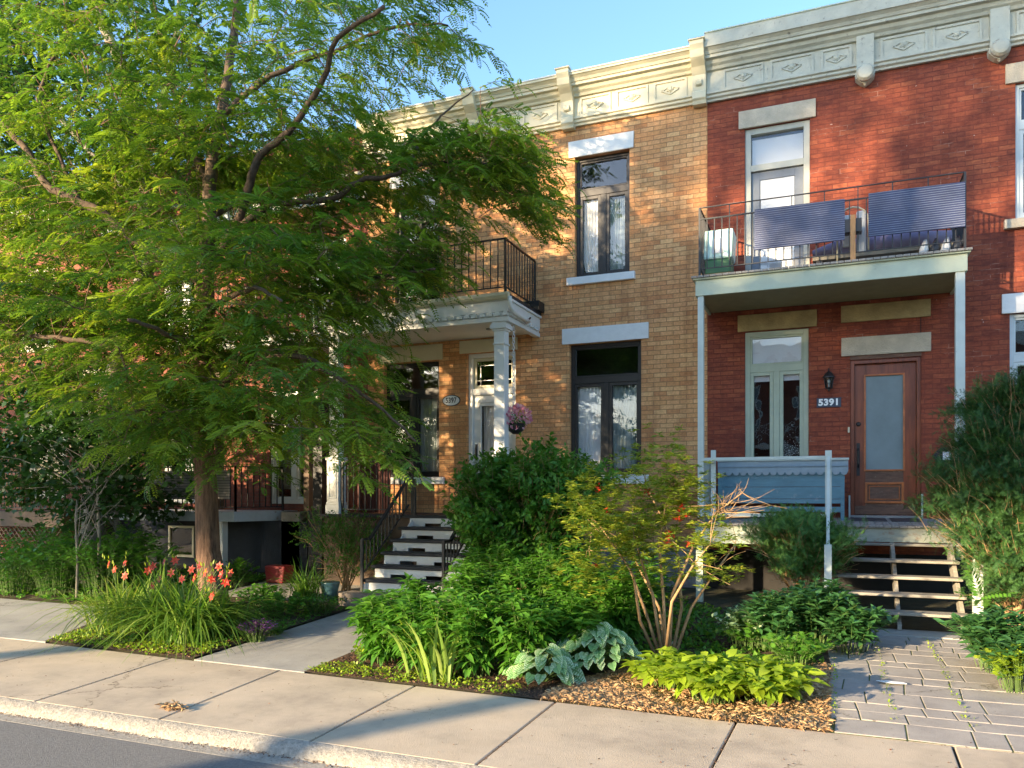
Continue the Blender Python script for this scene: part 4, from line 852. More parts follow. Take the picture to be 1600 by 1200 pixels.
def tleaf(w=.4,fold=.08,droop=.12):     # 8-triangle leaf, base at origin, length 1 along y
    V=A((0,0,0),(w*.5,.30,fold),(w*.42,.62,fold-droop*.4),(0,1,-droop),(-w*.42,.62,fold-droop*.4),(-w*.5,.30,fold),(0,.30,0),(0,.62,-droop*.4))
    return V,np.array([(0,1,6),(1,2,7),(1,7,6),(2,3,7),(0,6,5),(5,6,7),(5,7,4),(4,7,3)])
def tkite(w=.4,fold=.05): return A((0,0,0),(w*.5,.45,fold),(0,1,0),(-w*.5,.45,fold)),np.array([(0,1,2),(0,2,3)])
def tmaple():
    pts=[(0,0),(.20,.10),(.48,.02),(.36,.25),(.60,.45),(.30,.48),(.28,.70),(.12,.66),(0,1.0)]
    P=pts+[(-a,b) for a,b in pts[-2:0:-1]]; V=np.array([(a,b,.10*abs(a)-.12*b*b) for a,b in P]+[(0,.35,-.02)]); n=len(P)
    return V,np.array([(n,i,(i+1)%n) for i in range(n)])
def tblade(bend,w=.04,seg=6,rise=1.0):   # arching blade, local y=outwards, z=up
    V=[];F=[]
    for i in range(seg+1):
        t=i/seg; y=t*(.25+bend*t); z=rise*(t-bend*.75*t*t*t*1.15); ww=w*.5*(1-t**3)*(.6+.4*min(1,t*4))+.0015
        V+= [(-ww,y,z+ww*.5),(ww,y,z+ww*.5),(0,y,z)]
    for i in range(seg):
        a=3*i
        for q in ((0,2),(2,1)): F+=[(a+q[0],a+q[1],a+q[1]+3),(a+q[0],a+q[1]+3,a+q[0]+3)]
    return np.array(V),np.array(F)
def tfrond(pairs=9,ll=.24,lw=.085,curl=.25):   # pinnate leaf
    V=[];F=[]
    def add(o,d,l,w,t):
        o=np.array(o);d=np.array(d)/np.linalg.norm(d);s=np.cross(d,(0,0,1));b=len(V)
        V.extend([o,o+d*l*.5+s*w*.5,o+d*l,o+d*l*.5-s*w*.5]); F.extend([(b,b+1,b+2),(b,b+2,b+3)])
    for i in range(pairs):
        t=(i+.8)/pairs*.95; o=(0,t,-curl*t*t)
        for s in (-1,1): add(o,(s,.45,-.25-.2*t),ll*(1-.35*abs(t-.45)),lw,t)
    add((0,.95,-curl*.9),(0,1,-curl*1.5),ll,lw,1)
    b=len(V); V.extend([(-.006,0,0),(.006,0,0),(.004,.5,-curl*.25),(-.004,.5,-curl*.25),(0,1,-curl)]); F.extend([(b,b+1,b+2),(b,b+2,b+3),(b+3,b+2,b+4)])
    return np.array(V,float),np.array(F)
def tbig(w=.72,nx=4,ny=7,cup=.12,droop=.35,vein=True):  # broad heart leaf with veins
    V=[];F=[];E=[]
    for j in range(ny*2+1):
        t=j/(ny*2); hw=w*.5*(math.sin(math.pi*min(1,(t*.92+.10))**.75)**.8)*(1 if t<.97 else .3)
        for i in range(-nx,nx+1):
            u=i/nx; V.append((hw*u,t-.10*abs(u)*(1-t)+.06*abs(u)*t,cup*abs(u)*hw*2-droop*t*t+.012*math.sin(8*t*3.14+abs(u)*6))); E.append(1.0 if (i==0 or (j%2==1 and abs(i)<nx)) else 0.)
    k=2*nx+1
    for j in range(ny*2):
        for i in range(k-1): a=j*k+i; F+=[(a,a+1,a+k+1),(a,a+k+1,a+k)]
    return np.array(V),np.array(F),np.array(E)
def tneedle(n=16,l=.35,seed=2):    # feathery conifer sprig, length 1 along y
    rr=random.Random(seed); V=[];F=[]
    for i in range(n):
        t=i/n*.9; s=-1 if i%2 else 1; d=Vector((s*rr.uniform(.5,1),rr.uniform(.8,1.3),rr.uniform(-.45,.45))).normalized(); o=Vector((0,t,0)); L=l*(1.1-t*.6); sd=d.cross(Vector((rr.uniform(-.3,.3),0,1))).normalized()*.028
        sd=sd*.75; b=len(V); V+=[tuple(o),tuple(o+d*L*.45+sd),tuple(o+d*L),tuple(o+d*L*.45-sd)]; F+=[(b,b+1,b+2),(b,b+2,b+3)]
    return np.array(V,float),np.array(F)
def unit(n): return nrm(NR.normal(size=(n,3)))
def bez(p0,p1,p2,t): t=np.asarray(t)[:,None]; return (1-t)**2*p0+2*t*(1-t)*p1+t*t*p2
def curve_tube(mb,p0,p1,p2,r0,r1,k=5,n=5):
    pts=bez(np.array(p0),np.array(p1),np.array(p2),np.linspace(0,1,k)); mb.tube([tuple(p) for p in pts],[r0+(r1-r0)*i/(k-1) for i in range(k)],n,False)
def root(name,label,cat,x,y,group=None): return thing(name,label,cat,(x,y,g(y)),group)

def stems_plant(r,x,y,rad_,h,ns,tpl,ll,mat,lean=.5,t0=.25,per=10,up=.35,droop=.2,tint=None,smat='stem',sr=.004,whorl=False,hvar=.2,tipbias=1.0,name='foliage',ell=1.0):
    """clump of stems carrying leaves along their length"""
    L=Leaves(); sb=MB(); z0=g(y)
    for i in range(ns):
        a=R.uniform(0,2*math.pi); q=math.sqrt(R.random()); bx,by=x+.35*rad_*q*math.cos(a),y+.35*rad_*q*math.sin(a)*ell
        hh=h*R.uniform(1-hvar,1)*(1-.25*q*q); ex,ey=x+rad_*q*math.cos(a)*R.uniform(.85,1.05),y+rad_*q*math.sin(a)*ell
        p0=A(bx,by,z0-.02);p2=A(ex,ey,z0+hh*(1-.25*lean*q));p1=A(bx+(ex-bx)*.2,by+(ey-by)*.2,z0+hh*.75)
        curve_tube(sb,p0,p1,p2,sr,sr*.5,4,4)
        t=np.linspace(t0,1,per)**(1/tipbias); P=bez(p0,p1,p2,t); n=len(t)
        az=np.arange(n)*2.4+a; D=np.stack([np.cos(az),np.sin(az),np.full(n,up)],1)+NR.normal(0,.2,(n,3)); D[:,2]+=(t-.6)*.8
        Nn=np.stack([-D[:,0]*.4,-D[:,1]*.4,np.ones(n)],1)+NR.normal(0,.25,(n,3)); sz=ll*NR.uniform(.7,1.1,n)*(1-.25*np.abs(t-.6))
        tt=(NR.normal(.45,.2)+.15*(t-.5)) if tint is None else tint+.15*(t-.5)+NR.normal(0,.08)
        L.inst(tpl,P,D,Nn,sz,tt)
        if whorl: L.inst(tpl,P,-D*A(1,1,-1),Nn*A(-1,-1,1),sz*.9,tt)
    sb.build('stems',M[smat],r); L.build(name,mat,r); return r
def blades_plant(r,x,y,n,h,mat,bends=(.2,1.1),w=.035,spread=.1,ell=1,tint=.4):
    L=Leaves(); z=g(y)
    for b in np.linspace(bends[0],bends[1],5):
        m=n//5; a=NR.uniform(0,2*math.pi,m); O=np.stack([x+spread*NR.normal(size=m)*.5,y+spread*ell*NR.normal(size=m)*.5,np.full(m,z-.01)],1)
        # blade local: y outward horizontally, z up -> D=outward, N=up
        D=np.stack([np.cos(a),np.sin(a)*.9,np.zeros(m)],1); L.inst(tblade(b,w),O,D,np.tile(A(0,0,1),(m,1)),h*NR.uniform(.6,1.08,m),tint+NR.normal(0,.18,m))
    L.build('foliage',mat,r); return r
def blob_points(n,ell,power=.45,clump=0,sig=(.3,.3,.12)):
    if clump:
        Cn,U=blob_points(max(3,n//clump),ell,power); k=NR.integers(0,len(Cn),n); return Cn[k]+NR.normal(0,1,(n,3))*A(*sig),U[k]
    return _bp(n,ell,power)
def _bp(n,ell,power):
    """points in a union of ellipsoids ((cx,cy,cz),(rx,ry,rz),weight), biased to the outside, with clumps"""
    wts=np.array([e[2] if len(e)>2 else e[1][0]*e[1][1]*e[1][2] for e in ell],float); wts/=wts.sum(); k=NR.choice(len(ell),n,p=wts); u=unit(n)*(NR.random(n)**power)[:,None]
    Cc=np.array([e[0] for e in ell],float)[k]; Rr=np.array([e[1] for e in ell],float)[k]; return Cc+u*Rr,u
def bush(r,ell,nb,per,tpl,ll,mat,base,tint=.45,smat='twig',nst=12,tw=.16,sr=.012,power=.5,upn=.3,droopd=.0,clump=0,sig=(.12,.12,.05)):
    """woody bush: stems to sprig clusters, leaves in sprigs"""
    P,u=blob_points(nb,ell,power,clump,sig); L=Leaves(); sb=MB(); base=A(*base)
    for i in range(nst):
        q=P[NR.integers(nb)]; curve_tube(sb,base+NR.normal(0,.06,3)*A(1,1,0),base*.5+q*.5+A(0,0,.15),q,sr,sr*.3,5,5)
    for i in range(0,nb,2): d=P[i]-base; curve_tube(sb,P[i]-nrm(d)*.22+NR.normal(0,.03,3),P[i]-nrm(d)*.1,P[i]+nrm(u[i])*tw,.004,.002,3,3)
    D0=nrm(u+A(0,0,upn)+NR.normal(0,.25,(nb,3))); tb=tint+NR.normal(0,.16,nb)
    for k in range(per):
        t=k/per; O=P+D0*tw*(t*1.6-.5); az=k*2.4+NR.uniform(0,6.28,nb); side=nrm(np.cross(D0,unit(nb))); D=nrm(side+D0*.7+A(0,0,-droopd))
        L.inst(tpl,O,D,nrm(A(0,0,1.0)+u*.5+NR.normal(0,.35,(nb,3))),ll*NR.uniform(.65,1.15,nb),tb)
    sb.build('branches',M[smat],r); L.build('foliage',mat,r); return r

# ---------- honey locust ----------
lt=root('locust_tree','large honey locust with brown ridged trunk and feathery leaves in front of the houses','tree',-8.42,9.0)
TB=MB()
def pw(lst): return [P3(*p) for p in lst]
trunk=[(-8.42,9.0,-.05),(-8.42,9.0,.25)]+pw([(325,860,9.0),(322,760,9.0),(317,690,9.02),(316,600,9.05),(318,500,9.1),(320,420,9.1)])
TB.tube(trunk,[.27,.21,.172,.158,.150,.145,.14,.14],14)
trunk_o=TB.build('trunk',M['bark'],lt,smooth=True)
limbs=[]; LB=MB()
def limb(lst,rs,n=7):
    pts=[Vector(p) for p in lst]
    out=[];rr=[]
    for i in range(len(pts)-1):
        p0=pts[max(i-1,0)];p1=pts[i];p2=pts[i+1];p3=pts[min(i+2,len(pts)-1)]
        for k in range(4):
            t=k/4; q=.5*((2*p1)+(-p0+p2)*t+(2*p0-5*p1+4*p2-p3)*t*t+(-p0+3*p1-3*p2+p3)*t**3); out.append(q+Vector((R.uniform(-1,1),R.uniform(-1,1),R.uniform(-1,1)))*.018)
            a=rs[0]+(rs[1]-rs[0])*((i+t)/(len(pts)-1)); rr.append(a)
    out.append(pts[-1]); rr.append(rs[1]); LB.tube(out,rr,n,True); limbs.extend([tuple(o) for o in out[2:]])
limb(pw([(319,430,9.1),(327,340,9.15),(330,270,9.2),(345,180,9.3),(360,90,9.5),(375,-60,9.8)]),(.125,.05),9)
limb(pw([(320,430,9.1),(345,390,9.0),(370,345,8.9),(392,285,8.8),(405,245,8.75),(440,215,8.7),(480,165,8.6),(512,110,8.4),(528,60,8.2),(600,10,8)]),(.075,.025))
limb(pw([(362,360,8.9),(400,335,8.9),(430,317,8.9),(515,312,9.1),(560,283,9.2),(600,278,9.3),(640,265,9.4),(680,254,9.5),(760,256,9.6),(830,275,9.7)]),(.055,.015))
limb(pw([(640,265,9.4),(660,215,9.5),(690,180,9.6),(740,140,9.7)]),(.025,.008))
limb(pw([(318,440,9.05),(250,405,8.8),(160,335,8.4),(110,310,8.2),(70,285,8.1),(35,225,8.0),(-10,185,7.9),(-90,130,7.8)]),(.085,.035))
limb(pw([(130,325,8.3),(90,240,8.4),(60,150,8.4),(100,60,8.4)]),(.04,.02))
limb(pw([(316,600,9.05),(250,560,8.6),(180,545,8.1),(110,530,7.8),(20,520,7.6),(-80,500,7.5)]),(.06,.02))
limb(pw([(317,640,9.05),(360,590,8.6),(420,560,8.2),(480,560,8),(540,600,7.9),(600,640,7.9),(650,690,7.95)]),(.05,.012))
limb(pw([(318,520,9.1),(380,500,9.3),(450,480,9.3),(540,440,9.2),(620,430,9.0),(680,420,8.9)]),(.05,.014))
limb(pw([(316,680,9),(270,650,8.4),(230,640,7.9),(190,650,7.7),(140,660,7.6)]),(.03,.010))
limb(pw([(345,180,9.3),(420,120,9.6),(520,80,9.9),(620,40,10),(700,40,10)]),(.05,.012))
limb(pw([(330,300,9.15),(290,200,10),(260,100,10.5),(240,0,11)]),(.07,.03))
limb(pw([(316,560,9.05),(300,540,8.2),(260,520,7.3),(200,500,6.7)]),(.05,.02))
limb(pw([(317,500,9.05),(350,470,8.2),(400,450,7.5),(440,470,7.1)]),(.045,.015))
limb(pw([(319,440,9.1),(240,380,10),(170,330,10.8),(100,300,11.5)]),(.06,.02))
limb(pw([(326,340,9.15),(420,300,10.2),(500,290,11),(560,280,11.5)]),(.05,.02))
limb(pw([(105,50,8.4),(140,110,8.3),(115,180,8.3),(130,230,8.2)]),(.02,.01))
LIM=np.array(limbs)
def outline_ok(px,py,poly):
    c=False;n=len(poly)
    for i in range(n):
        x1,y1=poly[i];x2,y2=poly[(i+1)%n]
        if (y1>py)!=(y2>py) and px<(x2-x1)*(py-y1)/(y2-y1)+x1: c=not c
    return c
def proj(P): 
    x,y,z=P; d=-x*S_+y*C_; return 800+F*(x*C_+y*S_)/d,772-F*(z-CZ)/d
OUT=[(-500,-500),(640,-500),(735,40),(725,80),(670,95),(640,120),(625,165),(560,180),(530,200),(600,220),(700,160),(735,115),(765,160),(800,200),(830,245),(842,290),(822,400),(800,380),(760,330),(700,360),(690,420),(640,440),(600,480),(590,540),(620,560),(640,590),(648,625),(630,640),(625,700),(655,740),(630,775),(580,760),(500,720),(480,690),(440,700),(420,740),(360,725),(250,740),(190,730),(140,690),(90,610),(-50,600),(-500,620)]
# crown lobes in space (center x,y,z ; radii): weights
def lobe(px,py,Y,rx,ry,rz,wt): p=P3(px,py,Y); return (p,(rx,ry,rz),wt)
ELL=[lobe(330,520,8.6,2.3,2.0,1.3,2.4),lobe(120,480,8.3,2.6,1.8,1.4,2.6),lobe(480,620,8.2,1.6,1.0,1.0,1.25),lobe(300,640,8.2,1.3,1.0,.6,.85),lobe(600,660,8.0,.9,.5,.9,.42),
 lobe(150,300,9.0,2.4,2.2,1.6,1.9),lobe(350,250,9.3,2.3,2.0,1.8,1.7),lobe(480,130,9.3,2.0,1.6,1.3,1.05),lobe(180,110,9.3,2.4,2.2,1.5,1.25),lobe(-100,350,8.5,2.2,2,3,1.4),
 lobe(560,420,9.1,1.7,1.1,.9,1.25),lobe(700,250,9.5,1.9,.9,.9,1.15),lobe(780,290,9.6,.9,.7,.7,.40),lobe(350,-80,9.6,3.2,2.6,1.6,1.6),lobe(640,40,9.9,1.0,.8,.8,.22),lobe(480,320,9.6,1.6,1.5,1.0,.95),lobe(420,430,8.0,1.8,1.2,1.0,1.2),lobe(745,150,9.7,.25,.3,.25,.05),lobe(650,470,8.9,.4,.4,.4,.10)]
def locust_crown(nsp):
    P,u=blob_points(nsp*3,ELL,.6,20,(.42,.42,.075)); keep=[]
    for i in range(len(P)):
        if P[i][2]<1.9: continue
        x,y=proj(P[i])
        if x>596 and 555<y<670: continue
        if outline_ok(x+R.uniform(-14,14),y+R.uniform(-12,12),OUT): keep.append(i)
        if len(keep)>=nsp: break
    P=P[keep]; n=len(P); L=Leaves(); tb=MB(); tp=[tfrond(7,.28,.16,.18),tfrond(6,.31,.18,.45),tfrond(8,.26,.15,.75)]
    ctr=A(-8.42,9.0,0); dm=np.array([((LIM-p)**2).sum(1).min() for p in P]); P=P[np.argsort(dm)]; SET=np.concatenate([LIM,P]); nl=len(LIM)
    for i in range(n):
        d=SET[:nl+i]-P[i]; q=SET[int(np.argmin((d**2).sum(1)+.5*np.maximum(0,d[:,2])**2))]; dist=np.linalg.norm(P[i]-q)
        mid=(P[i]+q)/2+A(0,0,.10*dist)+NR.normal(0,.05*dist+.005,3); curve_tube(tb,q,mid,P[i],min(.014,.004+.006*dist),.004,4,4)
        out=P[i]-ctr; out[2]=0; out=nrm(out*.5+nrm(P[i]-q)*A(1,1,.3)+NR.normal(0,.35,3)*A(1,1,.3)); L1=R.uniform(.38,.7)
        tip=P[i]+out*L1+A(0,0,-.10-.30*L1*R.random()); mid=P[i]+out*L1*.5+A(0,0,.06); curve_tube(tb,P[i],mid,tip,.0045,.0018,4,3)
        m=R.randint(10,15); t=np.linspace(.02,1,m); Q=bez(P[i],mid,tip,t); s=np.cross(out,A(0,0,1)); sg=np.where(np.arange(m)%2==0,1,-1)[:,None]
        D=nrm(s*sg*1.0+out*.55+A(0,0,-.10)+NR.normal(0,.22,(m,3))); D[-1]=nrm(out+A(0,0,-.3)); Nn=A(0,0,1)+NR.normal(0,.28,(m,3)); tt=R.gauss(.42,.17)
        ty=NR.integers(0,3,m); 
        for k in range(3):
            mk=ty==k; L.inst(tp[k],Q[mk],D[mk],Nn[mk],NR.uniform(.13,.22,mk.sum()),tt)
    LB.v+=[]; LB.build('limbs',M['barklimb'],trunk_o,smooth=True); tb.build('twigs',M['bark'],trunk_o); L.build('crown','locust',lt)
locust_crown(2900)
# ---------- second trunk behind ----------
t2=thing('maple_tree','tall grey-barked maple standing behind the locust at upper left','tree',(-12.4,10.2,g(10.2)))
tm=MB(); tm.tube([(-12.4,10.2,0),(-12.35,10.2,1.5),(-12.2,10.2,3.0)]+pw([(238,390,10.2),(232,330,10.2),(222,250,10.2),(212,170,10.2),(195,110,10.2),(165,50,10.3),(130,-60,10.3)]),[.2,.17,.16,.135,.125,.12,.11,.10,.09,.06],12)
tm.tube(pw([(222,250,10.2),(250,180,10.4),(270,100,10.6),(280,0,10.8)]),[.06,.05,.04,.03],8); tm.tube(pw([(232,330,10.2),(160,260,10.2),(90,180,10.1),(30,110,10)]),[.06,.05,.04,.02],8)
tt=tm.build('trunk',M['barkgrey'],t2,smooth=True)
def crown(r,ell,n,tpl,ll,mat,tint=.4,spread=.22,per=5,name='crown',power=.5):
    P,u=blob_points(n,ell,power); L=Leaves(); tb=tint+NR.normal(0,.15,n)
    for k in range(per): L.inst(tpl,P+NR.normal(0,spread,(n,3)),nrm(NR.normal(0,1,(n,3))*A(1,1,.5)+A(0,0,-.4)+u*.4),nrm(A(0,0,1)+u*.6+NR.normal(0,.4,(n,3))),ll*NR.uniform(.6,1.15,n),tb)
    return L.build(name,mat,r)
crown(t2,[lobe(20,130,10,1.6,1.5,1.5,2.2),lobe(-80,200,10,2,2,2,2),lobe(260,200,10.9,1.8,1,1.2,1.0),lobe(150,-40,10.3,3,2.5,1.6,2),lobe(100,300,11,2.2,1,1.2,1.2)],3000,tmaple(),.13,'maple',.4,.25)
# dark young maples lower left
def sapling(px,Y,h,ell,n,lb,r0=.04,mat='maple',grp='young maples at the left'):
    x=WX(px,Y); z=g(Y); r=root('maple_sapling',lb,'tree',x,Y,grp); s=MB(); s.tube([(x,Y,z-.02),(x+.02,Y,z+h*.4),(x-.03,Y,z+h*.8),(x,Y,z+h)],[r0,r0*.8,r0*.5,r0*.2],8)
    for i in range(14): 
        P,u=blob_points(1,ell); curve_tube(s,A(x,Y,z+h*R.uniform(.4,.9)),(A(x,Y,z+h)+P[0])/2,P[0],r0*.3,.004,4,4)
    s.build('trunk',M['barkgrey'],r,smooth=True); crown(r,ell,n,tmaple(),.125,mat,.2,.16,4); return r
sapling(154,9.3,2.3,[lobe(100,670,9.4,.95,.7,.75,1),lobe(30,700,9.5,.7,.6,.5,.6)],420,'slim young maple with pale stem in front of the brown porch',.032)
sapling(120,8.9,1.6,[lobe(200,700,9.6,.9,.7,.6,1),lobe(180,770,9.6,.8,.6,.4,.8),lobe(120,790,9.4,.4,.4,.35,.3)],420,'dark leafy young maple left of the locust trunk',.025)
sapling(158,10.6,2.0,[lobe(240,670,10.9,1.3,.6,.7,1),lobe(120,600,11.0,1.4,.6,.8,1),lobe(330,620,11.2,1.2,.5,.6,.7)],1000,'stout grey young trunk behind the saplings, left of a thinner one',.105)
sapling(183,10.5,2.0,[lobe(60,620,10.8,1.4,.6,.9,1),lobe(-60,640,10.6,1.2,.9,1.0,1),lobe(60,760,10.6,1.2,.5,.5,1.0),lobe(240,780,11.2,.9,.35,.4,.6),lobe(0,520,11,1.4,.6,.8,.6)],1000,'leaning grey young trunk right of the stout one',.062)
# ---------- street trees across the road (unseen, crowns shaped to shade walls and dapple light) ----------
def street_tree(x,y,h,ell,n,lb,ll=.26):
    r=thing('street_tree',lb,'tree',(x,y,0),'street trees across the road'); s=MB(); s.tube([(x,y,-.05),(x,y,.3),(x+.1,y,h*.4),(x,y,h*.75),(x,y,h)],[.32,.24,.2,.13,.04],10)
    for e in ell: c=e[0]; curve_tube(s,A(x,y,h*.35),A((x+c[0])/2,(y+c[1])/2,c[2]*.8),A(*c),.10,.03,6,6)
    s.build('trunk',M['bark'],r,smooth=True); crown(r,ell,n,tleaf(.6),ll,'shrub',.4,.22,7); return r
def lay(x,zs,rx,w): return [((x+R.uniform(-1,1),-9.5+R.uniform(-1,1),z),(rx*R.uniform(.7,1.2),1.4,.22),w) for z in zs]
street_tree(-17.9,-9.5,9,[((-18.0,-9.5,6.5),(2.9,1.5,.85),2.0),((-15.2,-9.5,8.6),(1.4,1.5,2.3),2.6),((-16.7,-9.5,10.3),(1.6,1.4,1.3),1.5)]+lay(-15.6,[11.8,12.4,13.0],2.0,.14)+lay(-18.6,[13.3,14.0,14.7],2.2,.2)+lay(-15.0,[13.7,14.2,14.7],2.2,.3),3000,'street tree across the road with a low flat spreading crown')
street_tree(-12.2,-9.5,11,[((-12.3,-9.5,8.5),(2.6,1.6,2.1),3.6)]+lay(-12.5,[10.9,11.4,12.0,12.6,13.2],1.9,.09)+lay(-11.5,[13.9,14.4,14.9],2.2,.3),2300,'street tree across the road with a thin layered top')
street_tree(-7.6,-9.5,11,[((-8.6,-9.5,8.4),(2.6,1.6,2.0),3.4)]+lay(-9.3,[10.9,11.4,12.0,12.7],2.0,.09),1500,'street tree across the road nearest the house with the arched balcony')
street_tree(-30,-9.5,11,[((-30,-9.5,8.0),(3.4,2.2,2.8),4.2),((-23.6,-9.5,6.4),(4.0,1.4,1.15),2.6),((-35,-9.5,8.4),(3.4,2.2,2.8),4.2)],2300,'street tree far down the road on the other side')
for k in range(8):  # far row out of view, added to darken low sky in window reflections
    x=-78+k*9.5+R.uniform(-1,1); r=thing('added_far_tree',['round','tall','broad','leaning','small','dark','bushy','spreading'][k]+' unseen tree in the far row, added to darken window reflections','tree',(x,-46,0),'added trees in the far row'); MB().tube([(x,-46,0),(x,-46,5)],[.3,.15],8).build('trunk',M['bark'],r)
    crown(r,[((x,-46,4.8),(6.6,2.5,4.2),1)],1700,tleaf(.7),.55,'maple',.3,.5,5)
# ---------- shrubs and perennials ----------
dx,dy=WX(815,10.6),10.6
r=root('shrub','big rounded green leafy shrub between the tan house steps and its ground floor window','shrub',dx,dy)
bush(r,[lobe(820,800,10.4,1.0,.7,.75,1.5),lobe(785,755,10.6,.6,.5,.38,.6),lobe(885,775,10.4,.6,.5,.5,.6),lobe(752,790,10.3,.42,.4,.42,.35),lobe(765,850,10.4,.35,.4,.4,.4),lobe(845,715,10.7,.25,.3,.18,.08),lobe(880,850,10.4,.4,.4,.35,.3)],2300,9,tleaf(.5),.10,'shrub',(dx,dy,.15),.55,nst=26,tw=.15,upn=.5,droopd=.15,clump=7,sig=(.11,.11,.07))
# tall lance-leaved perennials in front
spots=[(598,990,.5,.80),(665,1005,.6,.86),(745,1010,.6,.95),(725,950,.6,.98),(830,950,.6,1.08),(815,1012,.55,.85),(905,955,.6,1.02),(645,955,.45,.78),(970,965,.55,.95),(885,1000,.5,.80)]
for i,(px,py,rd,h) in enumerate(spots):
    Y=G(px,py+45)[1]; x=WX(px,Y); r=root('perennial','tall green lance-leaved perennial in the dense front bed mass','plant',x,Y,'lance-leaved perennials in the front bed')
    stems_plant(r,x,Y,rd*.8,h,34,tleaf(.36,.06,.35),.17,'peren',per=13,t0=.15,tint=.40,whorl=True,up=.15)
# low shrubs behind them (height to steps)
for px,py,Y,h,lb in [(770,900,9.6,1.0,'leafy perennial in front of the right newel of the tan house steps'),(900,890,9.6,.9,'leafy perennial in front of the refuse bins'),(1000,900,9.4,.8,'leafy perennial behind the bare-stemmed azalea'),(860,905,9.3,.9,'leafy perennial between azalea and steps')]:
    x=WX(px,Y); r=root('perennial',lb,'plant',x,Y); stems_plant(r,x,Y,.55,h*1.15,38,tleaf(.34,.06,.35),.16,'peren',per=12,t0=.2,tint=.35,whorl=True)
# azalea with bare multi stems
ax,ay=WX(1030,8.0),8.0
r=root('azalea','open multi-stemmed azalea with yellow-green leaves and some orange flowers','shrub',ax,ay)
sb=MB(); zb_=g(ay); tips=[]
AZ=[[(1035,1020,8.0),(1010,960,8.0),(985,890,8.05),(940,825,8.1),(905,790,8.1)],[(1040,1020,8.0),(1037,940,7.95),(1030,850,7.95),(1040,790,7.95),(1055,745,8)],[(1045,1020,8.0),(1050,930,8.05),(1085,850,8.1),(1120,800,8.1),(1160,770,8.0)],[(1030,1025,8.0),(1000,970,7.9),(990,900,7.8),(965,860,7.7),(920,860,7.6)],[(1048,1020,8.1),(1065,950,8.3),(1060,870,8.5),(1030,800,8.5),(1010,760,8.5)],[(1038,1020,7.9),(1050,940,7.7),(1085,880,7.5),(1110,850,7.4)],[(1050,1020,8.1),(1080,950,8.3),(1120,890,8.5),(1150,850,8.6)],[(1042,1020,8.1),(1030,950,8.3),(985,860,8.5),(950,800,8.6)],[(1037,1025,7.95),(1020,930,7.9),(1000,870,7.9),(990,830,7.8)]]
for k,b in enumerate(AZ):
    pts=pw(b); pts[0]=(pts[0][0],pts[0][1],zb_-.02); n=len(pts); sb.tube(pts,[.020-.014*i/(n-1) for i in range(n)],7); 
    for q in pts[-2:]: tips.append(q)
    for j in range(7):
        q=A(*pts[-1 if j<4 else -2]); e=q+NR.normal(0,.17,3)+A(0,0,.08); curve_tube(sb,q,(q+e)/2+NR.normal(0,.03,3),e,.005,.002,4,4); tips.append(tuple(e))
bare=A(*P3(1125,800,8.1))
for j in range(34):
    q=bare+NR.normal(0,.05,3); e=q+A(R.uniform(-.15,.5),R.uniform(-.2,.2),R.uniform(-.05,.3)); curve_tube(sb,q,(q+e)/2+NR.normal(0,.04,3),e,.005,.0015,4,4)
sb.build('stems',M['twig'],r,smooth=True)
L=Leaves(); T=[t for t in tips if proj(t)[0]<1115]+[P3(px,py,Y) for px,py,Y in [(930,800,8.1),(960,780,8.2),(1000,760,8.2),(1060,770,8),(1080,790,7.9),(1050,740,8.1),(1000,800,8.0),(940,760,8.2),(1090,760,8.1),(1020,830,7.9),(1080,830,8.0),(900,905,7.7),(925,900,7.7),(1040,800,7.9),(970,830,8.0),(1100,890,8.2),(1140,900,8.4),(1060,900,8.3)]]
for q in T:
    for j in range(13):
        c=A(*q)+NR.normal(0,.135,3)*A(1,1,.8); m=13; az=np.arange(m)*2.4; D=np.stack([np.cos(az),np.sin(az),NR.uniform(-.1,.6,m)],1); L.inst(tleaf(.30,.05,.15),c+NR.normal(0,.012,(m,3)),D,np.tile(A(0,0,1),(m,1))+NR.normal(0,.3,(m,3)),NR.uniform(.05,.085,m),.30+(.22 if R.random()<.35 else 0))
L.build('foliage','azalea',r)
for px,py in [(935,765),(1010,770),(1065,795),(1075,805),(1045,835),(1040,850),(950,800),(930,885),(1000,820),(1078,850),(1060,812),(1046,840)]:
    L=Leaves(); q=A(*P3(px,py,7.85)); m=16; az=NR.uniform(0,6.28,m); D=np.stack([np.cos(az),np.sin(az),NR.uniform(0,1,m)],1); L.inst(tleaf(.6),q+NR.normal(0,.02,(m,3)),D,np.tile(A(0,0,1),(m,1))+NR.normal(0,.3,(m,3)),.038,.3); L.build('flower','orange',r)
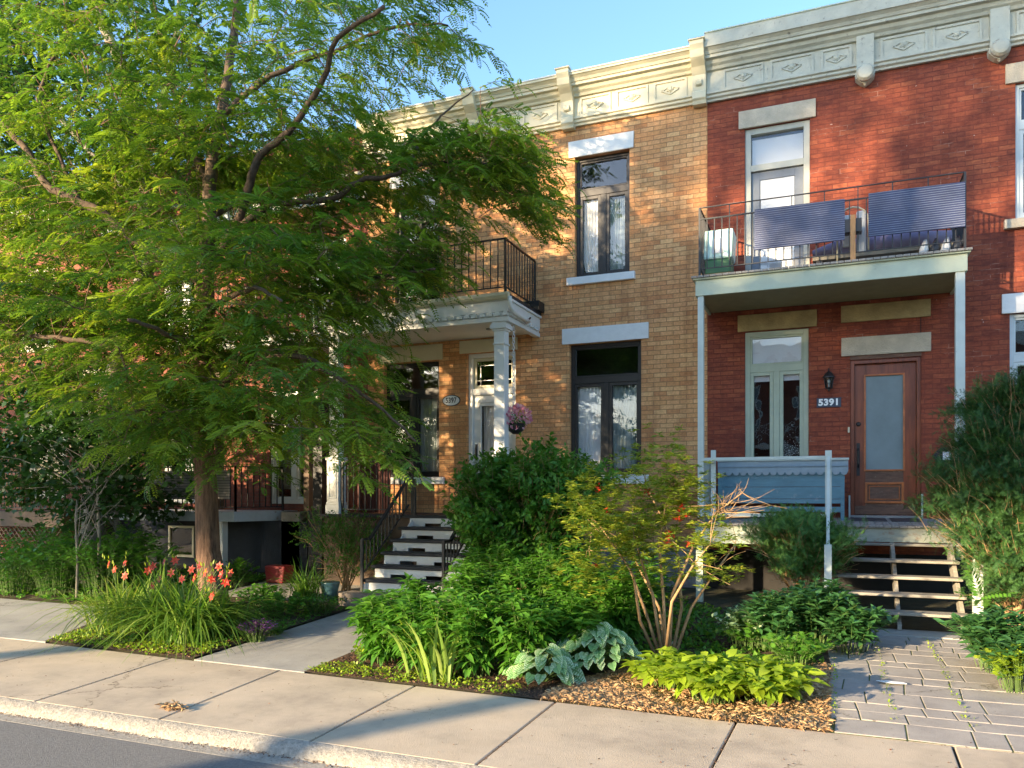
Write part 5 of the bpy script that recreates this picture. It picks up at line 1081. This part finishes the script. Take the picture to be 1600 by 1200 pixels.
# daylilies
def daylily(px,py,n,h,w,fl,lb,flpts,tint=.35):
    x,Y=G(px,py); r=root('daylily',lb,'plant',x,Y); blades_plant(r,x,Y,n,h,'blade',(.18,1.15),w,.38,.8,tint)
    if flpts:
        sb=MB(); L=Leaves(); B=Leaves()
        for fx,fy in flpts:
            q=A(*P3(fx,fy,Y+R.uniform(-.2,.2))); curve_tube(sb,A(x+R.uniform(-.12,.12),Y,g(Y)),A((x+q[0])/2,Y,q[2]*.7),q,.005,.003,6,4)
            m=6; az=np.arange(m)*math.pi/3+R.random(); dirn=nrm(A(R.uniform(-.6,.6),-.8,.25)); s1=nrm(np.cross(dirn,A(0,0,1))); s2=np.cross(s1,dirn)
            L=Leaves(); D=dirn*.55+s1*np.cos(az)[:,None]+s2*np.sin(az)[:,None]; L.inst(tleaf(.55,.06,.35),np.tile(q,(m,1)),D,np.tile(dirn,(m,1)),.060,R.uniform(.2,.7)); L.build('flower','orange',r)
            B=Leaves(); k=3; D=nrm(NR.normal(0,.5,(k,3))+A(0,0,1)); B.inst(tleaf(.35,.05,0),q+NR.normal(0,.03,(k,3)),D,NR.normal(size=(k,3)),.05,.7)
            q2=q+A(R.uniform(-.1,.1),0,R.uniform(0,.08)); B.inst(tleaf(.35,.05,0),np.tile(q2,(2,1))+NR.normal(0,.02,(2,3)),np.tile(A(0,0,1),(2,1))+NR.normal(0,.2,(2,3)),NR.normal(size=(2,3)),.06,.8); B.build('bud','lime',r); curve_tube(sb,q-A(0,0,.15),q-A(0,0,.06),q2,.003,.002,3,3)
        sb.build('flower_stalks',M['stem'],r)
daylily(290,1000,560,.92,.026,1,'large daylily clump with orange flowers in front of the locust trunk',[(232,892),(240,885),(258,878),(274,876),(313,884),(343,885),(331,905),(332,932),(361,896),(300,890),(322,895),(250,905),(268,895),(285,905),(347,898),(353,910),(305,903),(240,915)])
daylily(195,985,300,.88,.022,1,'daylily clump with pale arching blades at the left end of the lily bed',[(171,882),(196,881),(196,900),(180,890)],.6)
daylily(330,992,200,.68,.025,0,'flowerless daylily clump right of the large flowering one',[],.3)
daylily(250,978,260,.95,.024,0,'daylily clump behind the gap between the two flowering ones',[],.3)
x,Y=G(478,935); Y=10.0; x=WX(478,Y); r=root('daylily','upright spiky clump with yellow buds beside the side path','plant',x,Y); blades_plant(r,x,Y,160,.72,'blade',(.1,.8),.022,.2,.8,.2)
# iris
x,Y=G(688,1062); r=root('iris','upright clump of sword-shaped iris leaves at the edge of the front bed','plant',x,Y); blades_plant(r,x,Y,64,.74,'iris',(.02,.40),.055,.22,.6,.4)
# brunnera
for px,py,nl,lb in [(850,1066,95,'silver-leaved brunnera with green veins, left one of the pair beside the straw mulch'),(930,1052,140,'silver-leaved brunnera, right and larger one of the pair')]:
    x,Y=G(px,py); r=root('brunnera',lb,'plant',x,Y,'silver-leaved brunneras'); L=Leaves(); s=MB(); z=g(Y); rad0=.30 if nl<100 else .42; hh=.32 if nl<100 else .46
    for i in range(nl):
        a=R.uniform(0,6.283); q=math.sqrt(R.random()); c=A(x+rad0*q*math.cos(a),Y+rad0*.8*q*math.sin(a),z+hh*(1-.7*q*q)+R.uniform(-.03,.03)); curve_tube(s,A(x,Y,z),A((x+c[0])/2,(Y+c[1])/2,c[2]*.9+.02),c,.004,.003,4,4)
        d=A(math.cos(a),math.sin(a)-.35,-.15-.5*q*R.random()); L.inst(tbig(.85,4,7,.10,.22),[c],[d],[A(-.2*d[0],-.5-.2*d[1],1)+NR.normal(0,.15,3)],R.uniform(.085,.145))
    s.build('stems',M['stem'],r); L.build('foliage','brun',r,extra=True)
# lime foliage mounds
for px,py,rd,h,n,lb in [(1110,1108,.46,.40,120,'lime green broad-leaved mound at the front of the straw mulch'),(1190,1108,.44,.38,120,'lime green mound nearest the paved path'),(1035,1085,.34,.34,70,'lime green mound at the foot of the azalea'),(1215,1095,.22,.2,30,'small lime plant at the corner by the paving stones')]:
    x,Y=G(px,py); Y+=.20; r=root('lime_plant',lb,'plant',x,Y); stems_plant(r,x,Y,rd,h,n,tleaf(.58,.06,.35),.155,'lime',per=6,t0=.5,tint=.45,up=.05)
x,Y=G(562,1035); r=root('lime_plant','small yellow-green round plant at the corner of walkway and pavement','plant',x,Y+.1); stems_plant(r,x,Y+.1,.17,.17,34,tkite(.7),.05,'lime',per=7,tint=.5)
# small weeds on mulch
# peonies
for px,py,Y,rd,h,ns,lb in [(1270,960,9.2,.62,.78,60,'dark glossy peony left of the wooden stairs'),(1330,985,9.0,.42,.55,40,'dark glossy peony leaning over the paving stones'),(1205,960,8.9,.45,.66,36,'dark glossy peony below the juniper'),(1560,985,8.7,.50,.62,55,'dark glossy peony right of the wooden stairs'),(1600,1000,8.2,.45,.5,40,'dark glossy peony at the right edge of the paved path')]:
    x=WX(px,Y); r=root('peony',lb,'plant',x,Y,'peonies by the wooden stairs'); stems_plant(r,x,Y,rd,h,ns,tleaf(.38,.06,.22),.16,'peony',per=11,t0=.3,tint=.4,whorl=True,up=.3)
# astilbe-like & variegated low plants
for px,py,rd,h,lb in [(1245,1025,.38,.34,'lobed green low plant beside the paving stones'),(1180,1000,.36,.36,'low green plant between the lime mounds and the peony'),(1590,1065,.35,.42,'yellow-green columbine at the right edge')]:
    x,Y=G(px,py+15); r=root('low_plant',lb,'plant',x,Y); stems_plant(r,x,Y,rd,h,60,tmaple(),.075,'lime' if px>1500 else 'peren',per=6,t0=.4,tint=.5)
x,Y=G(1090,1010); r=root('variegated_plant','white-edged variegated plant behind the azalea stems','plant',WX(1160,8.9),8.9); stems_plant(r,WX(1160,8.9),8.9,.35,.50,40,tleaf(.5,.05,.2),.09,'brun',per=8,t0=.4)
for px,py,lb in [(1057,1010,'small white fading blossom at the foot of the azalea'),(1236,1020,'small white fading blossom beside the paved path')]:
    x,Y=G(px,py+12); L=Leaves(); m=9; az=NR.uniform(0,6.28,m); L.inst(tleaf(.3,.04,.3),np.tile(A(x,Y-.1,g(Y)+.16),(m,1)),np.stack([np.cos(az),np.sin(az),np.full(m,-.5)],1),np.tile(A(0,0,1),(m,1)),.07); o=L.build('blossom','whitep',None); tag(o,lb,'flower')
# side bed left of walkway: low greens and purple
for px,py,rd,h,lb,mt,tp,ll in [(440,950,.45,.38,'feathery low green plant in the lily bed beside the walkway','peren',tmaple(),.07),(500,945,.40,.30,'low green plant at the step end of the lily bed','shrub',tleaf(.5),.06),(410,935,.4,.36,'low green plant behind the purple one','peren',tmaple(),.07),(425,975,.30,.16,'creeping small-leaved plant at the walkway edge','peren',tkite(.7),.035)]:
    x,Y=G(px,py+15); r=root('low_plant',lb,'plant',x,Y); stems_plant(r,x,Y,rd,h,60,tp,ll,mt,per=8,t0=.3,tint=.35)
x,Y=G(402,1000); r=root('purple_plant','mound of small purple flowers at the right edge of the daylilies','plant',x,Y); stems_plant(r,x,Y,.27,.26,110,tkite(.8),.03,'purple',per=9,t0=.4)
# shrub left of porch steps
Y=11.0; x=WX(540,Y); r=root('shrub','dark arching shrub in front of the left porch column','shrub',x,Y); bush(r,[lobe(545,850,11.0,.6,.4,.5,1),lobe(500,830,11,.4,.4,.3,.4),lobe(585,870,10.9,.3,.35,.35,.3)],420,9,tleaf(.4),.065,'shrub',(x,Y,.2),.2,nst=16)
# left hedge / ground cover of leafy plants
for i,(px,py,Y,rd,h) in enumerate([(20,930,9.0,.75,.75),(90,925,9.1,.7,.8),(160,930,9.2,.6,.85),(-60,930,9.0,.8,.8),(60,890,9.9,.8,.95),(200,900,9.9,.6,.95),(130,880,10.3,.7,1.0)]):
    x=WX(px,Y); r=root('hedge_plant','bushy leafy green plant in the planted strip at the far left','plant',x,Y,'leafy plants at the far left'); stems_plant(r,x,Y,rd*1.05,h*1.3,85,tmaple() if i%2 else tleaf(.6),.10,'shrub',per=11,t0=.15,tint=.45)
Y=10.8; x=WX(375,Y); r=root('low_plant','dark leafy plant beside the locust trunk near the basement wall','plant',x,Y); stems_plant(r,x,Y,.3,.5,30,tmaple(),.09,'shrub',per=9,tint=.2)
Y=9.8; x=WX(235,Y); r=root('fern_plant','tall feathery plant behind the daylilies','plant',x,Y); stems_plant(r,x,Y,.5,.95,26,tfrond(8,.3,.1,.4),.26,'shrub',per=7,tint=.4)
# conifers
Y=10.9; x=WX(1255,Y); r=root('juniper','feathery spreading juniper with browning base, between the blue bench and the wooden stairs','shrub',x,Y)
bush(r,[lobe(1262,850,10.8,.42,.4,.28,1),lobe(1225,832,10.8,.34,.3,.22,.6),lobe(1282,868,10.9,.22,.3,.22,.3),lobe(1240,822,11,.22,.25,.12,.2),lobe(1250,880,10.7,.35,.3,.2,.4)],2000,12,tneedle(24,.34),.095,'juniper',(x,Y,.2),.45,nst=22,tw=.15,upn=.6,clump=20,sig=(.10,.10,.045))
Y=10.5; x=WX(1590,Y); r=root('yew','large dark green layered conifer at the right edge, beside the porch post','shrub',x,Y)
bush(r,[lobe(1585,770,10.4,.5,.6,.4,1),lobe(1565,690,10.6,.32,.4,.3,.45),lobe(1505,745,10.4,.28,.4,.14,.30),lobe(1550,632,10.7,.14,.2,.16,.10),lobe(1500,790,10.4,.30,.4,.12,.25),lobe(1595,870,10.4,.45,.6,.42,1.1),lobe(1560,830,10.3,.30,.45,.22,.5),lobe(1640,780,10.3,.7,.6,1.1,1.5),lobe(1600,640,10.6,.3,.3,.3,.3)],5200,13,tneedle(24,.34,5),.10,'conifer',(x,Y,.2),.45,nst=34,tw=.16,upn=.10,sr=.025,power=.6,clump=24,sig=(.15,.15,.05))
Y=9.9; x=WX(1530,Y); r=root('sumac_plant','small plant of opposite fern-like leaflets beside the right stair post','plant',x,Y); L=Leaves()
for d,z in (((-.4,-.5,.5),.45),((.5,-.4,.4),.5),((0,-.7,.6),.4),((-.1,-.3,.9),.5)): L.inst(tfrond(8,.34,.13,.35),[A(x,Y,g(Y)+z)],[A(*d)],[A(0,-.5,1)],.30,.5)
L.build('foliage','peren',r)
# hanging basket planting
L=Leaves(); P,u=blob_points(260,[((hx,11.9,hz+.10),(.24,.24,.20))],.3); L.inst(tleaf(.8),P,u,NR.normal(size=P.shape),.065); L.build('flowers','pink',hb)
L=Leaves(); P,u=blob_points(160,[((hx,11.9,hz+.02),(.17,.17,.13))],.5); L.inst(tleaf(.5),P,u+A(0,0,-.3),NR.normal(size=P.shape),.06,.3); L.build('foliage','shrub',hb)
# ---------- mulch, litter, weeds (uncountable) ----------
def chips(name,mat,pts,lmin,lmax,w,lab=None):
    L=Leaves(); n=len(pts); a=NR.uniform(0,6.28,n); D=np.stack([np.cos(a),np.sin(a),NR.normal(0,.25,n)],1); V=A((-.5,0,0),(.5,0,0),(.4,1,0),(-.4,1,0),(0,.5,.25)); L.inst((V,np.array([(0,1,4),(1,2,4),(2,3,4),(3,0,4)])),pts,D,A(0,0,1)+NR.normal(0,.4,(n,3)),NR.uniform(lmin,lmax,n),None,NR.uniform(w*.5,w*1.4,n)); return L.build(name,mat,None,kind='stuff')
def in_poly(n,poly,up=.012):
    p=np.array(poly); out=[]
    while len(out)<n:
        q=(R.uniform(p[:,0].min(),p[:,0].max()),R.uniform(p[:,1].min(),p[:,1].max()))
        if outline_ok(q[0],q[1],poly): out.append((q[0],q[1],g(q[1])+R.uniform(.004,up)))
    return np.array(out)
chips('straw_mulch','straw',in_poly(36000,[(-2.35,6.44),(-.03,6.38),(-.03,8.4),(-.9,8.2),(-1.9,7.6),(-2.3,6.9)],.02),.015,.075,.0028)
chips('bark_mulch','bark_chip',in_poly(6500,[(-4.9,6.53),(-2.2,6.44),(-2.2,7.3),(-4.9,7.6)],.015),.008,.03,.010)
chips('dry_litter','bark_chip',in_poly(5000,[(-8.8,6.66),(-6.5,6.58),(-6.47,8.4),(-9.0,7.8)],.02),.015,.05,.015)
def weeds(name,poly,n,size,mat='lime'):
    P=in_poly(n,poly,.03); L=Leaves(); c=P[NR.integers(0,n,n*6)%n]+NR.normal(0,.03,(n*6,3))*A(1,1,.2); L.inst(tkite(.6),c,np.stack([NR.normal(size=n*6),NR.normal(size=n*6),np.abs(NR.normal(.3,.4,n*6))],1),A(0,0,1)+NR.normal(0,.4,(n*6,3)),NR.uniform(size*.5,size,n*6)); o=L.build(name,mat,None,kind='stuff'); return o
weeds('low_weeds',[(-8.8,6.66),(-6.5,6.58),(-6.5,7.2),(-8.9,7.2)],500,.045); weeds('bed_edge_weeds',[(-4.9,6.52),(-2.6,6.44),(-2.6,6.75),(-4.9,6.9)],260,.04)
weeds('creeping_weeds',[(-8.9,7.0),(-6.47,7.0),(-6.47,9.6),(-9.1,9.6)],900,.05,'peren'); weeds('bed_undergrowth',[(-4.9,7.3),(-.1,8.2),(-.1,9.9),(-1.8,11.3),(-4.8,11.3)],2200,.08,'peren'); weeds('left_undergrowth',[(-18,8.75),(-9.5,8.7),(-9.6,12),(-18,12)],2600,.09,'peren')
weeds('right_undergrowth',[(1.85,7.2),(5,7.2),(5,12.5),(1.85,12.5)],1200,.08,'peren')
P=[]
for k in range(420): x=R.choice([.45,.46,.98,1.0,1.5,.02])+R.gauss(0,.015); y=R.uniform(6.8,10); P.append((x,y,g(y)+.012))
L=Leaves(); P=np.array(P); n=len(P); L.inst(tkite(.6),P,NR.normal(size=(n,3))*A(1,1,0)+A(0,0,.5),A(0,0,1)+NR.normal(0,.4,(n,3)),NR.uniform(.012,.035,n)); L.build('joint_weeds','lime',None,kind='stuff')
chips('leaf_litter','bark_chip',in_poly(160,[(-9,4.8),(1,4.8),(1,6.5),(-9,6.5)],.004),.006,.02,.008)
chips('gutter_grit','bark_chip',np.array([(R.uniform(-9,2),4.60-abs(R.gauss(0,.05)),-.079+R.uniform(0,.004)) for _ in range(2600)]),.004,.02,.006)
chips('joint_grit','bark_chip',np.array([(j[0][0]+(j[1][0]-j[0][0])*t+R.gauss(0,.008),j[0][1]+(j[1][1]-j[0][1])*t,.001) for j in J[8:17] for t in [R.random() for _ in range(60)]]),.004,.014,.005)
x,y=G(272,1108); o=chips('dry_grass_tuft','straw',np.array([(x+R.gauss(0,.05),y+R.gauss(0,.012),.01+abs(R.gauss(0,.01))) for _ in range(160)]),.03,.08,.006)

Y=10.2; x=WX(516,Y); pp=MB().lathe((x,Y,g(Y)),[(.09,0),(.13,.16),(.15,.24),(.155,.26),(.13,.26)],16).build('plant_pot',plain('teal_glaze',(.06,.14,.17),.3),None,smooth=True); tag(pp,'small teal plant pot on the soil left of the tan house steps','pot')
